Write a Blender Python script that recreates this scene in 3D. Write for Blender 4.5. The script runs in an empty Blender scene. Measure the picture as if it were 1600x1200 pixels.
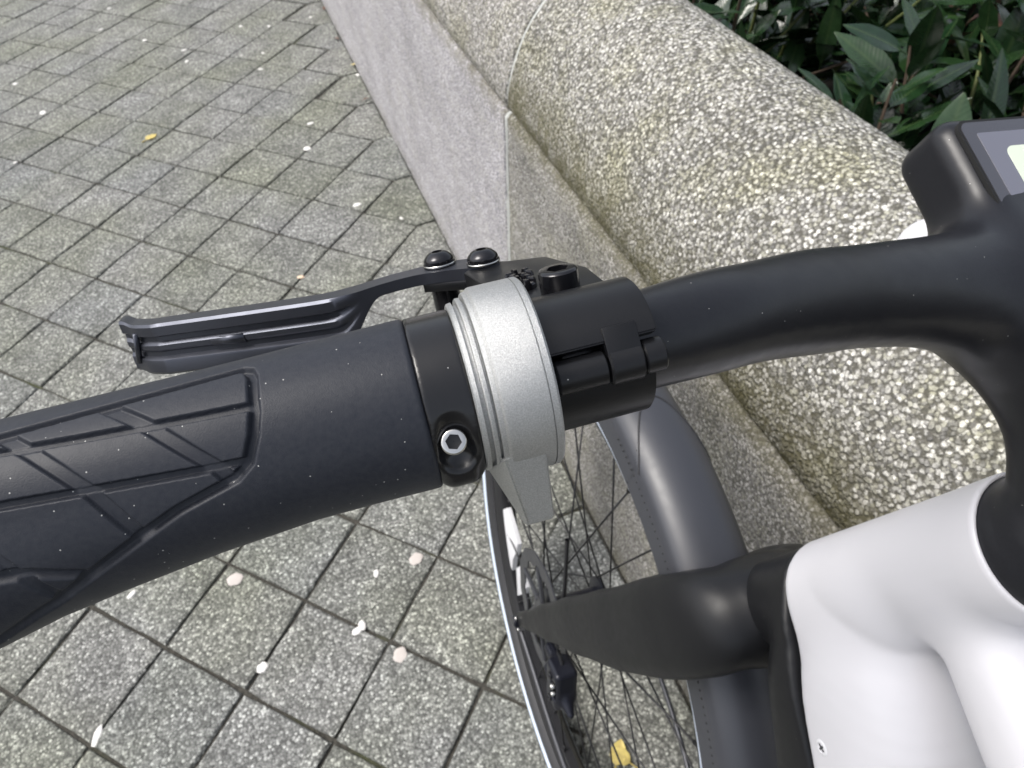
import bpy, bmesh, math, random
import numpy as np
from mathutils import Matrix, Vector
random.seed(7); rng = np.random.default_rng(7)
scene = bpy.context.scene
col = scene.collection

# ------------------------------------------------------------------ camera
CH = 1.19
CAM_R = np.array([[0.93356169, -0.30681917, 0.18526891],
                  [-0.3524012, -0.69144656, 0.63064654],
                  [-0.0653909, -0.65403643, -0.75363146]])   # columns: camera right, down, forward in world
CAM_P = np.array([0, 0, CH]); FPX = 1109.0
cd = bpy.data.cameras.new('camera'); cam = bpy.data.objects.new('camera', cd); col.objects.link(cam)
mw = Matrix.Identity(4)
for i in range(3):
    mw[i][0] = CAM_R[i, 0]; mw[i][1] = -CAM_R[i, 1]; mw[i][2] = -CAM_R[i, 2]; mw[i][3] = CAM_P[i]
cam.matrix_world = mw
cd.sensor_width = 36; cd.lens = FPX / 1600 * 36; cd.clip_start = 0.01; cd.clip_end = 500
cd.dof.use_dof = True; cd.dof.focus_distance = 0.165; cd.dof.aperture_fstop = 42
scene.camera = cam

# ------------------------------------------------------------------ light
SUN_EL, SUN_AZ = math.radians(58), math.radians(-70)      # azimuth from +Y towards +X
w = bpy.data.worlds.new('World'); scene.world = w; w.use_nodes = True
nt = w.node_tree; nt.nodes.clear()
out = nt.nodes.new('ShaderNodeOutputWorld'); bg = nt.nodes.new('ShaderNodeBackground')
sky = nt.nodes.new('ShaderNodeTexSky'); sky.sky_type = 'NISHITA'; sky.sun_disc = False
sky.sun_elevation = SUN_EL; sky.sun_rotation = SUN_AZ; sky.air_density = 1.0; sky.dust_density = 4.0; sky.ozone_density = 1.0
hs = nt.nodes.new('ShaderNodeHueSaturation'); hs.inputs['Saturation'].default_value = 0.42
bg.inputs['Strength'].default_value = 0.15
nt.links.new(sky.outputs[0], hs.inputs['Color']); nt.links.new(hs.outputs[0], bg.inputs['Color']); nt.links.new(bg.outputs[0], out.inputs['Surface'])
sd = bpy.data.lights.new('sun', 'SUN'); sd.energy = 1.3; sd.angle = math.radians(26); sd.color = (1, .96, .9)
sun = bpy.data.objects.new('sun', sd); col.objects.link(sun)
sv = Vector((math.sin(SUN_AZ) * math.cos(SUN_EL), math.cos(SUN_AZ) * math.cos(SUN_EL), math.sin(SUN_EL)))
sun.rotation_euler = sv.to_track_quat('Z', 'Y').to_euler(); sun.location = sv * 10
vs = scene.view_settings; vs.view_transform = 'Standard'; vs.look = 'None'; vs.exposure = 0.70; vs.gamma = 1.0; vs.use_curve_mapping = False

# ------------------------------------------------------------------ materials
def nmat(name):
    m = bpy.data.materials.new(name); m.use_nodes = True
    return m, m.node_tree, m.node_tree.nodes['Principled BSDF']
def N(t, kind, **kw):
    n = t.nodes.new(kind)
    for k, v in kw.items():
        if k in n.inputs.keys(): n.inputs[k].default_value = v
        else: setattr(n, k, v)
    return n
def ramp(t, fac, stops, interp='LINEAR'):
    r = t.nodes.new('ShaderNodeValToRGB'); r.color_ramp.interpolation = interp
    els = r.color_ramp.elements
    while len(els) > 1: els.remove(els[-1])
    els[0].position = stops[0][0]; els[0].color = (*stops[0][1], 1)
    for p, c in stops[1:]:
        e = els.new(p); e.color = (*c, 1)
    t.links.new(fac, r.inputs[0]); return r.outputs[0]
def g3(v): return (v, v, v)
def mix(t, fac, a, b, mode='MIX'):
    n = t.nodes.new('ShaderNodeMix'); n.data_type = 'RGBA'; n.blend_type = mode
    for sock, v in ((n.inputs[0], fac), (n.inputs[6], a), (n.inputs[7], b)):
        if hasattr(v, 'links'): t.links.new(v, sock)
        else: sock.default_value = v if not isinstance(v, tuple) else (*v, 1)
    return n.outputs[2]
def math_(t, op, a, b=0.0):
    n = t.nodes.new('ShaderNodeMath'); n.operation = op
    for sock, v in ((n.inputs[0], a), (n.inputs[1], b)):
        if hasattr(v, 'links'): t.links.new(v, sock)
        else: sock.default_value = v
    return n.outputs[0]
def coords(t, kind='Object'):
    return t.nodes.new('ShaderNodeTexCoord').outputs[kind]
def geo_pos(t): return t.nodes.new('ShaderNodeNewGeometry').outputs['Position']
def bump(t, b, h, strength, dist):
    n = t.nodes.new('ShaderNodeBump'); n.inputs['Strength'].default_value = strength; n.inputs['Distance'].default_value = dist
    t.links.new(h, n.inputs['Height']); t.links.new(n.outputs[0], b.inputs['Normal'])

def noise(t, vec, scale, detail=3, rough=.5):
    n = N(t, 'ShaderNodeTexNoise', Scale=scale, Detail=detail, Roughness=rough); t.links.new(vec, n.inputs['Vector']); return n.outputs[0]
def voro(t, vec, scale, feature='F1', out='Distance', rand=1.0):
    n = N(t, 'ShaderNodeTexVoronoi', Scale=scale, Randomness=rand); n.feature = feature
    t.links.new(vec, n.inputs['Vector']); return n.outputs[out]

def plain(name, color, rough=.5, metal=0.0, spec=.5, coat=0.0, dust=0.0, grain=0.0, grain_scale=2500, mott=0.0, speck=0.0):
    m, t, b = nmat(name)
    b.inputs['Roughness'].default_value = rough; b.inputs['Metallic'].default_value = metal
    b.inputs['Specular IOR Level'].default_value = spec; b.inputs['Coat Weight'].default_value = coat
    vec = coords(t); c = color
    n1 = noise(t, vec, 60, 4)
    c = mix(t, math_(t, 'MULTIPLY', n1, mott), color, tuple(min(1, x * 1.5 + .01) for x in color))
    if speck > 0: c = mix(t, speck, c, ramp(t, noise(t, vec, 3200, 2, .7), [(.32, g3(.55)), (.5, g3(1)), (.68, g3(1.5))]), 'MULTIPLY')
    if dust > 0:                          # lint and dust grains lying on the surface
        v = N(t, 'ShaderNodeTexVoronoi', Scale=480); t.links.new(vec, v.inputs['Vector'])
        d = math_(t, 'LESS_THAN', v.outputs['Distance'], .07)
        sep = t.nodes.new('ShaderNodeSeparateColor'); t.links.new(v.outputs['Color'], sep.inputs[0])
        pick = math_(t, 'LESS_THAN', sep.outputs[0], dust)
        c = mix(t, math_(t, 'MULTIPLY', math_(t, 'MULTIPLY', d, pick), .75), c, (.5, .5, .48))
        film = math_(t, 'MULTIPLY', noise(t, vec, 900, 2), dust * .09)
        c = mix(t, film, c, (.4, .4, .38))
    t.links.new(c, b.inputs['Base Color'])
    rn = noise(t, vec, 140, 3)
    t.links.new(math_(t, 'ADD', math_(t, 'MULTIPLY', rn, .16), rough - .08), b.inputs['Roughness'])
    if grain > 0: bump(t, b, noise(t, vec, grain_scale, 2), grain, .0004)
    return m

M = {}
M['rubber'] = plain('rubber', (.013, .0155, .0235), .48, spec=.26, dust=.5, grain=.12, grain_scale=3200)
M['bar'] = plain('bar_black', (.0055, .006, .009), .34, spec=.40, dust=.16, grain=.05)
M['anod'] = plain('anodised_black', (.008, .008, .009), .22, spec=.5, dust=.03)
M['clamp'] = plain('clamp_black', (.0055, .0057, .0068), .33, spec=.36, dust=.03, grain=.06)
M['lever'] = plain('lever_black', (.075, .08, .098), .36, metal=.8, grain=.05)
M['bolt'] = plain('bolt_black', (.014, .014, .017), .16, metal=.5, spec=.8)
M['steel'] = plain('steel', (.62, .61, .58), .2, metal=1.0)
M['alu'] = plain('bead_blasted_alu', (.44, .445, .44), .46, metal=.9, grain=.42, grain_scale=8000, mott=.08, speck=.35)
M['white'] = plain('white_paint', (.55, .545, .57), .34, spec=.45, coat=.1)
M['fork'] = plain('fork_black', (.0065, .0068, .008), .40, spec=.32, dust=.03, grain=.06)
M['fender'] = plain('fender_grey', (.036, .038, .046), .38, spec=.55, mott=.1)
M['tyre'] = plain('tyre_rubber', (.022, .022, .024), .6, mott=.5, grain=.3, grain_scale=900)
M['stripe'] = plain('reflex_stripe', (.60, .68, .80), .35)
M['rim'] = plain('rim_black', (.016, .016, .018), .35)
M['spoke'] = plain('spoke_black', (.018, .018, .02), .35, metal=.3)
M['stay'] = plain('stay_grey', (.06, .062, .07), .35, metal=.4)
M['plastic_white'] = plain('white_plastic', (.62, .62, .64), .35)
M['display'] = plain('display_glass', (.045, .045, .055), .16, spec=.6, coat=.4)
M['lcd'] = plain('lcd_grey', (.13, .132, .165), .2, coat=.4)
M['lcd_green'] = plain('lcd_green', (.62, .68, .55), .25, coat=.4)
M['edge'] = plain('edge_grey', (.16, .16, .17), .4, metal=.3)  # lighter grey for the crown seam line
M['fender_dark'] = plain('fender_dark', (.012, .012, .014), .6)
M['gap'] = plain('gap_black', (.004, .004, .004), .7)

# paving stone: washed concrete, fine aggregate, each stone a little different
m, t, b = nmat('paving'); M['paving'] = m
vec = geo_pos(t); oi = t.nodes.new('ShaderNodeObjectInfo')
nb = noise(t, vec, 3.2, 4); nf = noise(t, vec, 330, 3, .62)
vd = voro(t, vec, 235); vc = N(t, 'ShaderNodeTexVoronoi', Scale=235.0); t.links.new(vec, vc.inputs['Vector'])
sepc = t.nodes.new('ShaderNodeSeparateColor'); t.links.new(vc.outputs['Color'], sepc.inputs[0])
base = ramp(t, oi.outputs['Random'], [(0, (.215, .219, .202)), (.35, (.24, .243, .224)), (.7, (.258, .259, .246)), (1, (.232, .238, .229))])
grit = ramp(t, sepc.outputs[0], [(0, g3(.35)), (.25, g3(.70)), (.55, g3(1.0)), (.8, g3(1.45)), (.93, g3(2.2)), (1, g3(2.9))])
base = mix(t, .8, base, grit, 'MULTIPLY')
gaps = ramp(t, vd, [(.35, g3(1)), (.65, g3(.42))])
base = mix(t, .75, base, gaps, 'MULTIPLY')
base = mix(t, .5, base, ramp(t, nf, [(.3, g3(.55)), (.55, g3(1)), (.75, g3(1.5))]), 'MULTIPLY')
alg = ramp(t, nb, [(.40, g3(0)), (.66, g3(1))])
base = mix(t, math_(t, 'MULTIPLY', alg, .6), base, mix(t, 1.0, base, (.88, .91, .72), 'MULTIPLY'))
blot = ramp(t, noise(t, vec, 11, 4), [(.38, g3(1.08)), (.72, g3(.70))])
base = mix(t, .8, base, blot, 'MULTIPLY')
t.links.new(base, b.inputs['Base Color']); b.inputs['Roughness'].default_value = .78; b.inputs['Specular IOR Level'].default_value = .35
hh = math_(t, 'ADD', math_(t, 'MULTIPLY', vd, -.8), math_(t, 'MULTIPLY', nf, .7)); bump(t, b, hh, .9, .0020)

# joint bed: dark sand with moss
m, t, b = nmat('joint_sand'); M['joint'] = m
vec = geo_pos(t)
c = ramp(t, noise(t, vec, 160, 4), [(.3, (.022, .021, .018)), (.7, (.075, .07, .058))])
moss = ramp(t, noise(t, vec, 7, 4), [(.56, g3(0)), (.68, g3(1))])
c = mix(t, math_(t, 'MULTIPLY', moss, .55), c, (.06, .075, .02))
t.links.new(c, b.inputs['Base Color']); b.inputs['Roughness'].default_value = .95; bump(t, b, noise(t, vec, 300, 3), .8, .002)

# wall stone: coarse exposed aggregate / finer sawn granite
def aggregate(name, scale, tint, dark, contrast, bdist, moss_amt, stain=0.3):
    m, t, b = nmat(name); vec = geo_pos(t)
    wv = t.nodes.new('ShaderNodeVectorMath'); wv.operation = 'ADD'
    nz = N(t, 'ShaderNodeTexNoise', Scale=scale * .9, Detail=2.0); t.links.new(vec, nz.inputs['Vector'])
    sc = t.nodes.new('ShaderNodeVectorMath'); sc.operation = 'SCALE'; sc.inputs['Scale'].default_value = 1.1 / scale
    t.links.new(nz.outputs['Color'], sc.inputs[0]); t.links.new(vec, wv.inputs[0]); t.links.new(sc.outputs[0], wv.inputs[1])
    v2 = wv.outputs[0]
    vv = N(t, 'ShaderNodeTexVoronoi', Scale=scale); t.links.new(v2, vv.inputs['Vector'])
    ve = voro(t, v2, scale, 'DISTANCE_TO_EDGE')
    s = t.nodes.new('ShaderNodeSeparateColor'); t.links.new(vv.outputs['Color'], s.inputs[0])
    k = contrast
    cc = ramp(t, s.outputs[0], [(0, tuple(x * (1 - .75 * k) for x in tint)), (.2, tuple(x * (1 - .5 * k) for x in tint)), (.4, tuple(x * (1 - .12 * k) * y for x, y in zip(tint, (1, 1, .88)))),
                               (.65, tint), (.85, tuple(min(.9, x * (1 + .55 * k)) for x in tint)), (1, tuple(min(.9, x * (1 + .95 * k)) for x in tint))])
    ed = ramp(t, vv.outputs['Distance'], [(.40, g3(1)), (.74, g3(0))])
    cc = mix(t, ed, dark, cc)
    wv3 = N(t, 'ShaderNodeTexVoronoi', Scale=scale * 1.9); t.links.new(vec, wv3.inputs['Vector'])
    s3 = t.nodes.new('ShaderNodeSeparateColor'); t.links.new(wv3.outputs['Color'], s3.inputs[0])
    cc = mix(t, .55 * k, cc, ramp(t, s3.outputs[0], [(0, g3(.45)), (.5, g3(1)), (1, g3(1.55))]), 'MULTIPLY')
    small = ramp(t, noise(t, vec, scale * 2.6, 2, .6), [(.3, g3(.6)), (.6, g3(1.05)), (.75, g3(1.3))])
    cc = mix(t, .6, cc, small, 'MULTIPLY')
    big = ramp(t, noise(t, vec, 6, 5), [(.4, g3(1)), (.7, g3(1 - stain))])
    cc = mix(t, 1.0, cc, big, 'MULTIPLY')
    al = ramp(t, noise(t, vec, 9, 4), [(.5, g3(0)), (.66, g3(1))])
    cc = mix(t, math_(t, 'MULTIPLY', al, moss_amt), cc, mix(t, 1.0, cc, (.85, .84, .52), 'MULTIPLY'))
    # algae growing along the bed joint where water sits
    at = t.nodes.new('ShaderNodeAttribute'); at.attribute_name = 'algae'
    am = math_(t, 'MULTIPLY', at.outputs['Fac'], ramp(t, noise(t, vec, 34, 4), [(.30, g3(.35)), (.56, g3(1))]))
    cc = mix(t, am, cc, mix(t, .88, cc, (.082, .074, .03)))
    t.links.new(cc, b.inputs['Base Color']); b.inputs['Roughness'].default_value = .8; b.inputs['Specular IOR Level'].default_value = .3
    h = math_(t, 'ADD', math_(t, 'MULTIPLY', ed, 1.0), math_(t, 'MULTIPLY', noise(t, vec, scale * 2, 2), .35))
    bump(t, b, h, .75, bdist); return m
M['coarse'] = aggregate('coarse_aggregate', 245, (.43, .42, .39), (.115, .11, .092), .8, .0022, .4, .18)
M['coarse_far'] = aggregate('weathered_aggregate', 250, (.44, .425, .405), (.145, .14, .125), .7, .0020, .3, .15)
M['face_far'] = aggregate('sawn_granite', 300, (.50, .485, .51), (.25, .245, .26), .55, .0008, .08, .2)
M['face_near'] = aggregate('weathered_granite', 290, (.36, .35, .335), (.14, .135, .12), .7, .0012, .2, .3)
M['soil'] = plain('soil', (.008, .0065, .005), .95, grain=.5, grain_scale=120)

def leafmat(name, c0, c1, rib, rough=.26, back=None):
    m, t, b = nmat(name); vec = coords(t); oi = t.nodes.new('ShaderNodeObjectInfo')
    sx = t.nodes.new('ShaderNodeSeparateXYZ'); t.links.new(vec, sx.inputs[0])
    c = mix(t, oi.outputs['Random'], c0, c1)
    c = mix(t, .5, c, ramp(t, noise(t, vec, 55, 4), [(.3, g3(.6)), (.7, g3(1.35))]), 'MULTIPLY')
    ay = math_(t, 'ABSOLUTE', sx.outputs[1])
    c = mix(t, ramp(t, ay, [(.0003, g3(.6)), (.0014, g3(0))]), c, rib)
    vein = math_(t, 'SINE', math_(t, 'MULTIPLY', math_(t, 'SUBTRACT', sx.outputs[0], math_(t, 'MULTIPLY', ay, .9)), 800))
    c = mix(t, ramp(t, vein, [(.9, g3(0)), (1, g3(.08))]), c, rib)
    t.links.new(c, b.inputs['Base Color']); b.inputs['Roughness'].default_value = rough; b.inputs['Specular IOR Level'].default_value = .6
    bump(t, b, math_(t, 'ADD', math_(t, 'MULTIPLY', vein, .3), noise(t, vec, 90, 3)), .25, .0006)
    return m
M['leaf'] = leafmat('laurel_leaf', (.008, .026, .010), (.022, .050, .016), (.045, .075, .028), .2)
M['leaf_dead'] = leafmat('dead_leaf', (.11, .055, .035), (.16, .08, .055), (.06, .035, .02), .6)
M['leaf_yellow'] = leafmat('yellow_leaf', (.56, .45, .12), (.64, .54, .26), (.4, .3, .1), .55)
M['twig'] = plain('twig', (.10, .12, .035), .6, mott=.6)
M['wood'] = plain('woody_stem', (.06, .04, .025), .8, mott=.7)
M['petal'] = plain('petal', (.72, .70, .66), .7, mott=.3)
M['petal_old'] = plain('petal_old', (.46, .42, .39), .8, mott=.4)
M['petal_peach'] = plain('petal_peach', (.66, .5, .36), .7, mott=.3)
M['caliper'] = plain('caliper', (.012, .013, .02), .3, metal=.3)

# ------------------------------------------------------------------ helpers
def tag(o, label=None, cat=None, group=None, kind=None):
    if label: o['label'] = label
    if cat: o['category'] = cat
    if group: o['group'] = group
    if kind: o['kind'] = kind
    return o
def mesh_obj(name, verts, faces, mat, parent=None, smooth=True, autosmooth=None):
    me = bpy.data.meshes.new(name)
    me.from_pydata([tuple(map(float, v)) for v in verts], [], [tuple(map(int, f)) for f in faces]); me.update()
    return me_obj(name, me, mat, parent, smooth, autosmooth)
def me_obj(name, me, mat, parent=None, smooth=True, autosmooth=None):
    if mat and not me.materials: me.materials.append(M[mat] if isinstance(mat, str) else mat)
    if smooth: me.polygons.foreach_set('use_smooth', [True] * len(me.polygons))
    if autosmooth: me.set_sharp_from_angle(angle=math.radians(autosmooth))
    o = bpy.data.objects.new(name, me); col.objects.link(o)
    if parent: o.parent = parent
    return o
def bm_obj(name, bm, mat, parent=None, smooth=True, autosmooth=35):
    bmesh.ops.recalc_face_normals(bm, faces=bm.faces)
    me = bpy.data.meshes.new(name); bm.to_mesh(me); bm.free()
    return me_obj(name, me, mat, parent, smooth, autosmooth)

# bicycle space: a forward, b left, u up along the (leaning) wheel plane
HB, LB = 0.06, -0.16
fw = np.array([math.sin(HB), math.cos(HB), 0]); lf0 = np.array([-math.cos(HB), math.sin(HB), 0]); up0 = np.array([0, 0, 1.0])
upv = up0 * math.cos(LB) + lf0 * math.sin(LB); lfv = lf0 * math.cos(LB) - up0 * math.sin(LB)
BO = np.array([.093, .335, 0.0]); BM = np.array([fw, lfv, upv])
def tob(P): return BM @ (np.asarray(P) - BO)
def wray(x, y): return CAM_R @ np.array([(x - 800) / FPX, (y - 600) / FPX, 1.0])
def at(x, y, d): return tob(CAM_P + wray(x, y) * d)           # survey point -> bicycle space
def at_b(x, y, b):
    r = BM @ wray(x, y); c = tob(CAM_P); return c + r * ((b - c[1]) / r[1])

bike = bpy.data.objects.new('bicycle', None); col.objects.link(bike)
mm = Matrix.Identity(4)
for i in range(3):
    mm[i][0] = fw[i]; mm[i][1] = lfv[i]; mm[i][2] = upv[i]; mm[i][3] = BO[i]
bike.matrix_world = mm
tag(bike, 'white and black e-bike with silver bell ring leaning beside the stone planter wall', 'bicycle')

# grip space (metres): x along the bar towards the stem, T towards the rider's eye, F forward/up
GO = np.array([-0.2385, 0.2218, 1.0514]); GX = np.array([-0.0317, -0.9861, 0.163]); GX /= np.linalg.norm(GX)
GT = np.array([-0.6578, 0.1434, 0.7394]); GT -= GX * (GT @ GX); GT /= np.linalg.norm(GT)
GF = np.cross(GX, GT); GF = GF if GF @ np.array([.7525, .0838, .6532]) > 0 else -GF
GN = .4 * GT + .917 * GF; GM = -.917 * GT + .4 * GF; GN /= np.linalg.norm(GN); GM /= np.linalg.norm(GM)
def G(x, T, F): return GO + GX * x + GT * T + GF * F            # one point, metres
def GL(x, m_, n_): return GO + GX * x + GM * m_ + GN * n_       # lever frame
def fr_mat(o, ex, ey, ez):
    q = Matrix.Identity(4)
    for i in range(3):
        q[i][0] = ex[i]; q[i][1] = ey[i]; q[i][2] = ez[i]; q[i][3] = o[i]
    return q
MG = fr_mat(GO, GX, GT, GF); MLV = fr_mat(GO, GX, GM, GN)

# ---- implicit surfaces (smooth unions) turned into meshes by surface nets
def surf(f, lo, hi, h, newton=2):
    lo = np.array(lo, float); hi = np.array(hi, float)
    n = np.ceil((hi - lo) / h).astype(int) + 1
    ax = [lo[i] + h * np.arange(n[i]) for i in range(3)]
    st4 = 4; nc = (n + st4 - 1) // st4                     # coarse pass: only blocks near the surface are evaluated finely
    cx = [lo[i] + h * (st4 * np.arange(nc[i]) + (st4 - 1) / 2) for i in range(3)]
    Cc = np.stack([q.ravel() for q in np.meshgrid(*cx, indexing='ij')], 1)
    vc_ = f(Cc); near_ = np.abs(vc_) < h * st4 * 1.05
    Vb = np.repeat(np.repeat(np.repeat(np.where(near_, 0, vc_).reshape(nc), st4, 0), st4, 1), st4, 2)[:n[0], :n[1], :n[2]].copy()
    nb_ = np.repeat(np.repeat(np.repeat(near_.reshape(nc), st4, 0), st4, 1), st4, 2)[:n[0], :n[1], :n[2]]
    I = np.argwhere(nb_); Vb[nb_] = f(lo + I * h); V = Vb
    S = V < 0
    c = np.zeros(n - 1, int)
    for dx in (0, 1):
        for dy in (0, 1):
            for dz in (0, 1): c += S[dx:n[0] - 1 + dx, dy:n[1] - 1 + dy, dz:n[2] - 1 + dz]
    act = (c > 0) & (c < 8); idx = -np.ones(n - 1, int); ijk = np.argwhere(act); idx[act] = np.arange(len(ijk))
    acc = np.zeros((len(ijk), 3)); cnt = np.zeros(len(ijk))
    cs = [(x, y, z) for x in (0, 1) for y in (0, 1) for z in (0, 1)]
    for p in cs:
        for axs in range(3):
            if p[axs]: continue
            q = list(p); q[axs] = 1
            va = V[ijk[:, 0] + p[0], ijk[:, 1] + p[1], ijk[:, 2] + p[2]]; vb = V[ijk[:, 0] + q[0], ijk[:, 1] + q[1], ijk[:, 2] + q[2]]
            mk = (va < 0) != (vb < 0); tt = np.where(mk, va / np.where(mk, va - vb, 1), 0)
            pos = np.array(p, float)[None] + 0 * acc; pos[:, axs] += tt
            acc += pos * mk[:, None]; cnt += mk
    P = lo + (ijk + acc / cnt[:, None]) * h
    for _ in range(newton):
        e = h * .05; v0 = f(P); gr = np.zeros_like(P)
        for i in range(3):
            d = np.zeros(3); d[i] = e; gr[:, i] = (f(P + d) - f(P - d)) / (2 * e)
        g2 = np.maximum((gr ** 2).sum(1), .05)
        st = gr * (v0 / g2)[:, None]; ln = np.linalg.norm(st, axis=1); st *= np.minimum(1, .7 * h / np.maximum(ln, 1e-12))[:, None]
        P = P - st
    F = []
    for axs in range(3):
        b_, c_ = (axs + 1) % 3, (axs + 2) % 3
        sl0 = [slice(None)] * 3; sl1 = [slice(None)] * 3; sl0[axs] = slice(0, -1); sl1[axs] = slice(1, None)
        ch = S[tuple(sl0)] != S[tuple(sl1)]; e = np.argwhere(ch)
        ok = (e[:, b_] > 0) & (e[:, c_] > 0) & (e[:, b_] < n[b_] - 1) & (e[:, c_] < n[c_] - 1); e = e[ok]
        ins = S[e[:, 0], e[:, 1], e[:, 2]]
        def ci(db, dc):
            q = e.copy(); q[:, b_] -= db; q[:, c_] -= dc; return idx[q[:, 0], q[:, 1], q[:, 2]]
        q4 = np.stack([ci(1, 1), ci(0, 1), ci(0, 0), ci(1, 0)], 1)
        q4[~ins] = q4[~ins][:, ::-1]; F.append(q4)
    return P, np.concatenate(F)
def smin(a, b, k):
    h = np.maximum(k - np.abs(a - b), 0) / k; return np.minimum(a, b) - h * h * k * .25
def smax(a, b, k): return -smin(-a, -b, k)
def sd_tube(p, pts, rad, k=None):
    """tapered tube along a polyline"""
    d = None
    for (A, B), (ra, rb) in zip(zip(pts[:-1], pts[1:]), zip(rad[:-1], rad[1:])):
        A = np.array(A, float); ba = np.array(B, float) - A; pa = p - A
        h = np.clip(pa @ ba / (ba @ ba), 0, 1)
        di = np.linalg.norm(pa - h[:, None] * ba, axis=1) - (ra + (rb - ra) * h)
        d = di if d is None else (np.minimum(d, di) if k is None else smin(d, di, k))
    return d
def sd_blade(p, pts, half):
    """flat tapered blade: pts in (a,b,u), half = (half depth in a-u plane, half width in b)"""
    d = None
    for (A, B), (ha, hb) in zip(zip(pts[:-1], pts[1:]), zip(half[:-1], half[1:])):
        A = np.array(A, float); B = np.array(B, float); e = (B - A)[[0, 2]]; q = p[:, [0, 2]] - A[[0, 2]]
        h = np.clip(q @ e / (e @ e), 0, 1)
        off = q - h[:, None] * e; da = np.linalg.norm(off, axis=1); db = p[:, 1] - (A[1] + (B[1] - A[1]) * h)
        r1 = ha[0] + (hb[0] - ha[0]) * h; r2 = ha[1] + (hb[1] - ha[1]) * h
        qn = ((da / r1) ** 2.4 + (np.abs(db) / r2) ** 2.4) ** (1 / 2.4)
        di = (qn - 1) * np.minimum(r1, r2)
        d = di if d is None else np.minimum(d, di)
    return d
# resample the path smoothly (Catmull-Rom)
def catmull(pts, vals, n=5):
    P = [2 * np.array(pts[0]) - np.array(pts[1])] + [np.array(p) for p in pts] + [2 * np.array(pts[-1]) - np.array(pts[-2])]; R_ = [vals[0]] + list(vals) + [vals[-1]]
    oP, oR = [], []
    for i in range(1, len(P) - 2):
        for k in range(n):
            s_ = k / n; a0, a1, a2, a3 = P[i - 1], P[i], P[i + 1], P[i + 2]
            oP.append(.5 * ((2 * a1) + (-a0 + a2) * s_ + (2 * a0 - 5 * a1 + 4 * a2 - a3) * s_ ** 2 + (-a0 + 3 * a1 - 3 * a2 + a3) * s_ ** 3)); oR.append(np.array(R_[i]) + (np.array(R_[i + 1]) - np.array(R_[i])) * (s_ * s_ * (3 - 2 * s_)))
    return oP + [P[-2]], oR + [R_[-2]]
def sd_box(p, c, R, half, r):
    q = np.abs((p - np.array(c)) @ np.array(R).T) - (np.array(half) - r)
    return np.linalg.norm(np.maximum(q, 0), axis=1) + np.minimum(q.max(1), 0) - r
def sd_cyl(p, A, B, r, rd=.001):
    A = np.array(A, float); B = np.array(B, float); L = np.linalg.norm(B - A); e = (B - A) / L
    q = p - A; s = q @ e; rad = np.linalg.norm(q - s[:, None] * e, axis=1)
    dx = rad - r + rd; dy = np.abs(s - L / 2) - L / 2 + rd
    return np.minimum(np.maximum(dx, dy), 0) + np.hypot(np.maximum(dx, 0), np.maximum(dy, 0)) - rd
def sdf_obj(name, f, lo, hi, h, mat, parent, newton=2, fair=0):
    P, F = surf(f, lo, hi, h, newton)
    if fair:                                              # Taubin fairing
        E_ = np.concatenate([F[:, [0, 1]], F[:, [1, 2]], F[:, [2, 3]], F[:, [3, 0]]]); dg = np.bincount(E_[:, 0], minlength=len(P)) + np.bincount(E_[:, 1], minlength=len(P))
        for it in range(fair):
            for lam in (.5, -.52):
                A_ = np.zeros_like(P)
                for i in range(3): A_[:, i] = np.bincount(E_[:, 0], P[E_[:, 1], i], len(P)) + np.bincount(E_[:, 1], P[E_[:, 0], i], len(P))
                P = P + lam * (A_ / dg[:, None] - P)
    return mesh_obj(name, P, F, mat, parent)

# ---- lathe about an axis, prisms, rods
def basis(e):
    e = np.array(e, float); e /= np.linalg.norm(e)
    a = np.array([0, 0, 1.0]) if abs(e[2]) < .8 else np.array([1.0, 0, 0])
    x = np.cross(a, e); x /= np.linalg.norm(x); return e, x, np.cross(e, x)
def lathe(prof, O, e, seg=48, x=None, closed=False):
    e, x0, y0 = basis(e)
    if x is not None: x0 = np.array(x, float); x0 -= e * (x0 @ e); x0 /= np.linalg.norm(x0); y0 = np.cross(e, x0)
    V, F = [], []; O = np.array(O, float); n = len(prof)
    for i in range(seg):
        t = 2 * math.pi * i / seg; d = math.cos(t) * x0 + math.sin(t) * y0
        for s, r in prof: V.append(O + e * s + d * r)
    for i in range(seg):
        j = (i + 1) % seg
        for k in range(n - 1 if not closed else n):
            k2 = (k + 1) % n
            F.append((i * n + k, j * n + k, j * n + k2, i * n + k2))
    return V, F
def merge(parts):
    V, F = [], []
    for v, f in parts:
        o = len(V); V += list(v); F += [tuple(i + o for i in q) for q in f]
    return V, F
def rod(A, B, r, seg=8, r2=None):
    A = np.array(A, float); B = np.array(B, float); r2 = r if r2 is None else r2
    L = np.linalg.norm(B - A); return lathe([(0, 0), (0, r), (L, r2), (L, 0)], A, B - A, seg)
def prism(name, poly, n0, n1, Mx, mat, parent, bev=.0005):
    """polygon in the first two axes of frame Mx, extruded along the third"""
    bm = bmesh.new()
    lo = [bm.verts.new(Mx @ Vector((p[0], p[1], n0))) for p in poly]; hi = [bm.verts.new(Mx @ Vector((p[0], p[1], n1))) for p in poly]
    bm.faces.new(lo); bm.faces.new(hi)
    for i in range(len(poly)):
        j = (i + 1) % len(poly); bm.faces.new((lo[i], lo[j], hi[j], hi[i]))
    if bev: bmesh.ops.bevel(bm, geom=list(bm.edges), offset=bev, segments=2, affect='EDGES', profile=.6)
    return bm_obj(name, bm, mat, parent)
def box_part(name, c, half, R, mat, parent, bev=.001):
    poly = [(-half[0], -half[1]), (half[0], -half[1]), (half[0], half[1]), (-half[0], half[1])]
    return prism(name, poly, -half[2], half[2], fr_mat(c, *R), mat, parent, bev)

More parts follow.
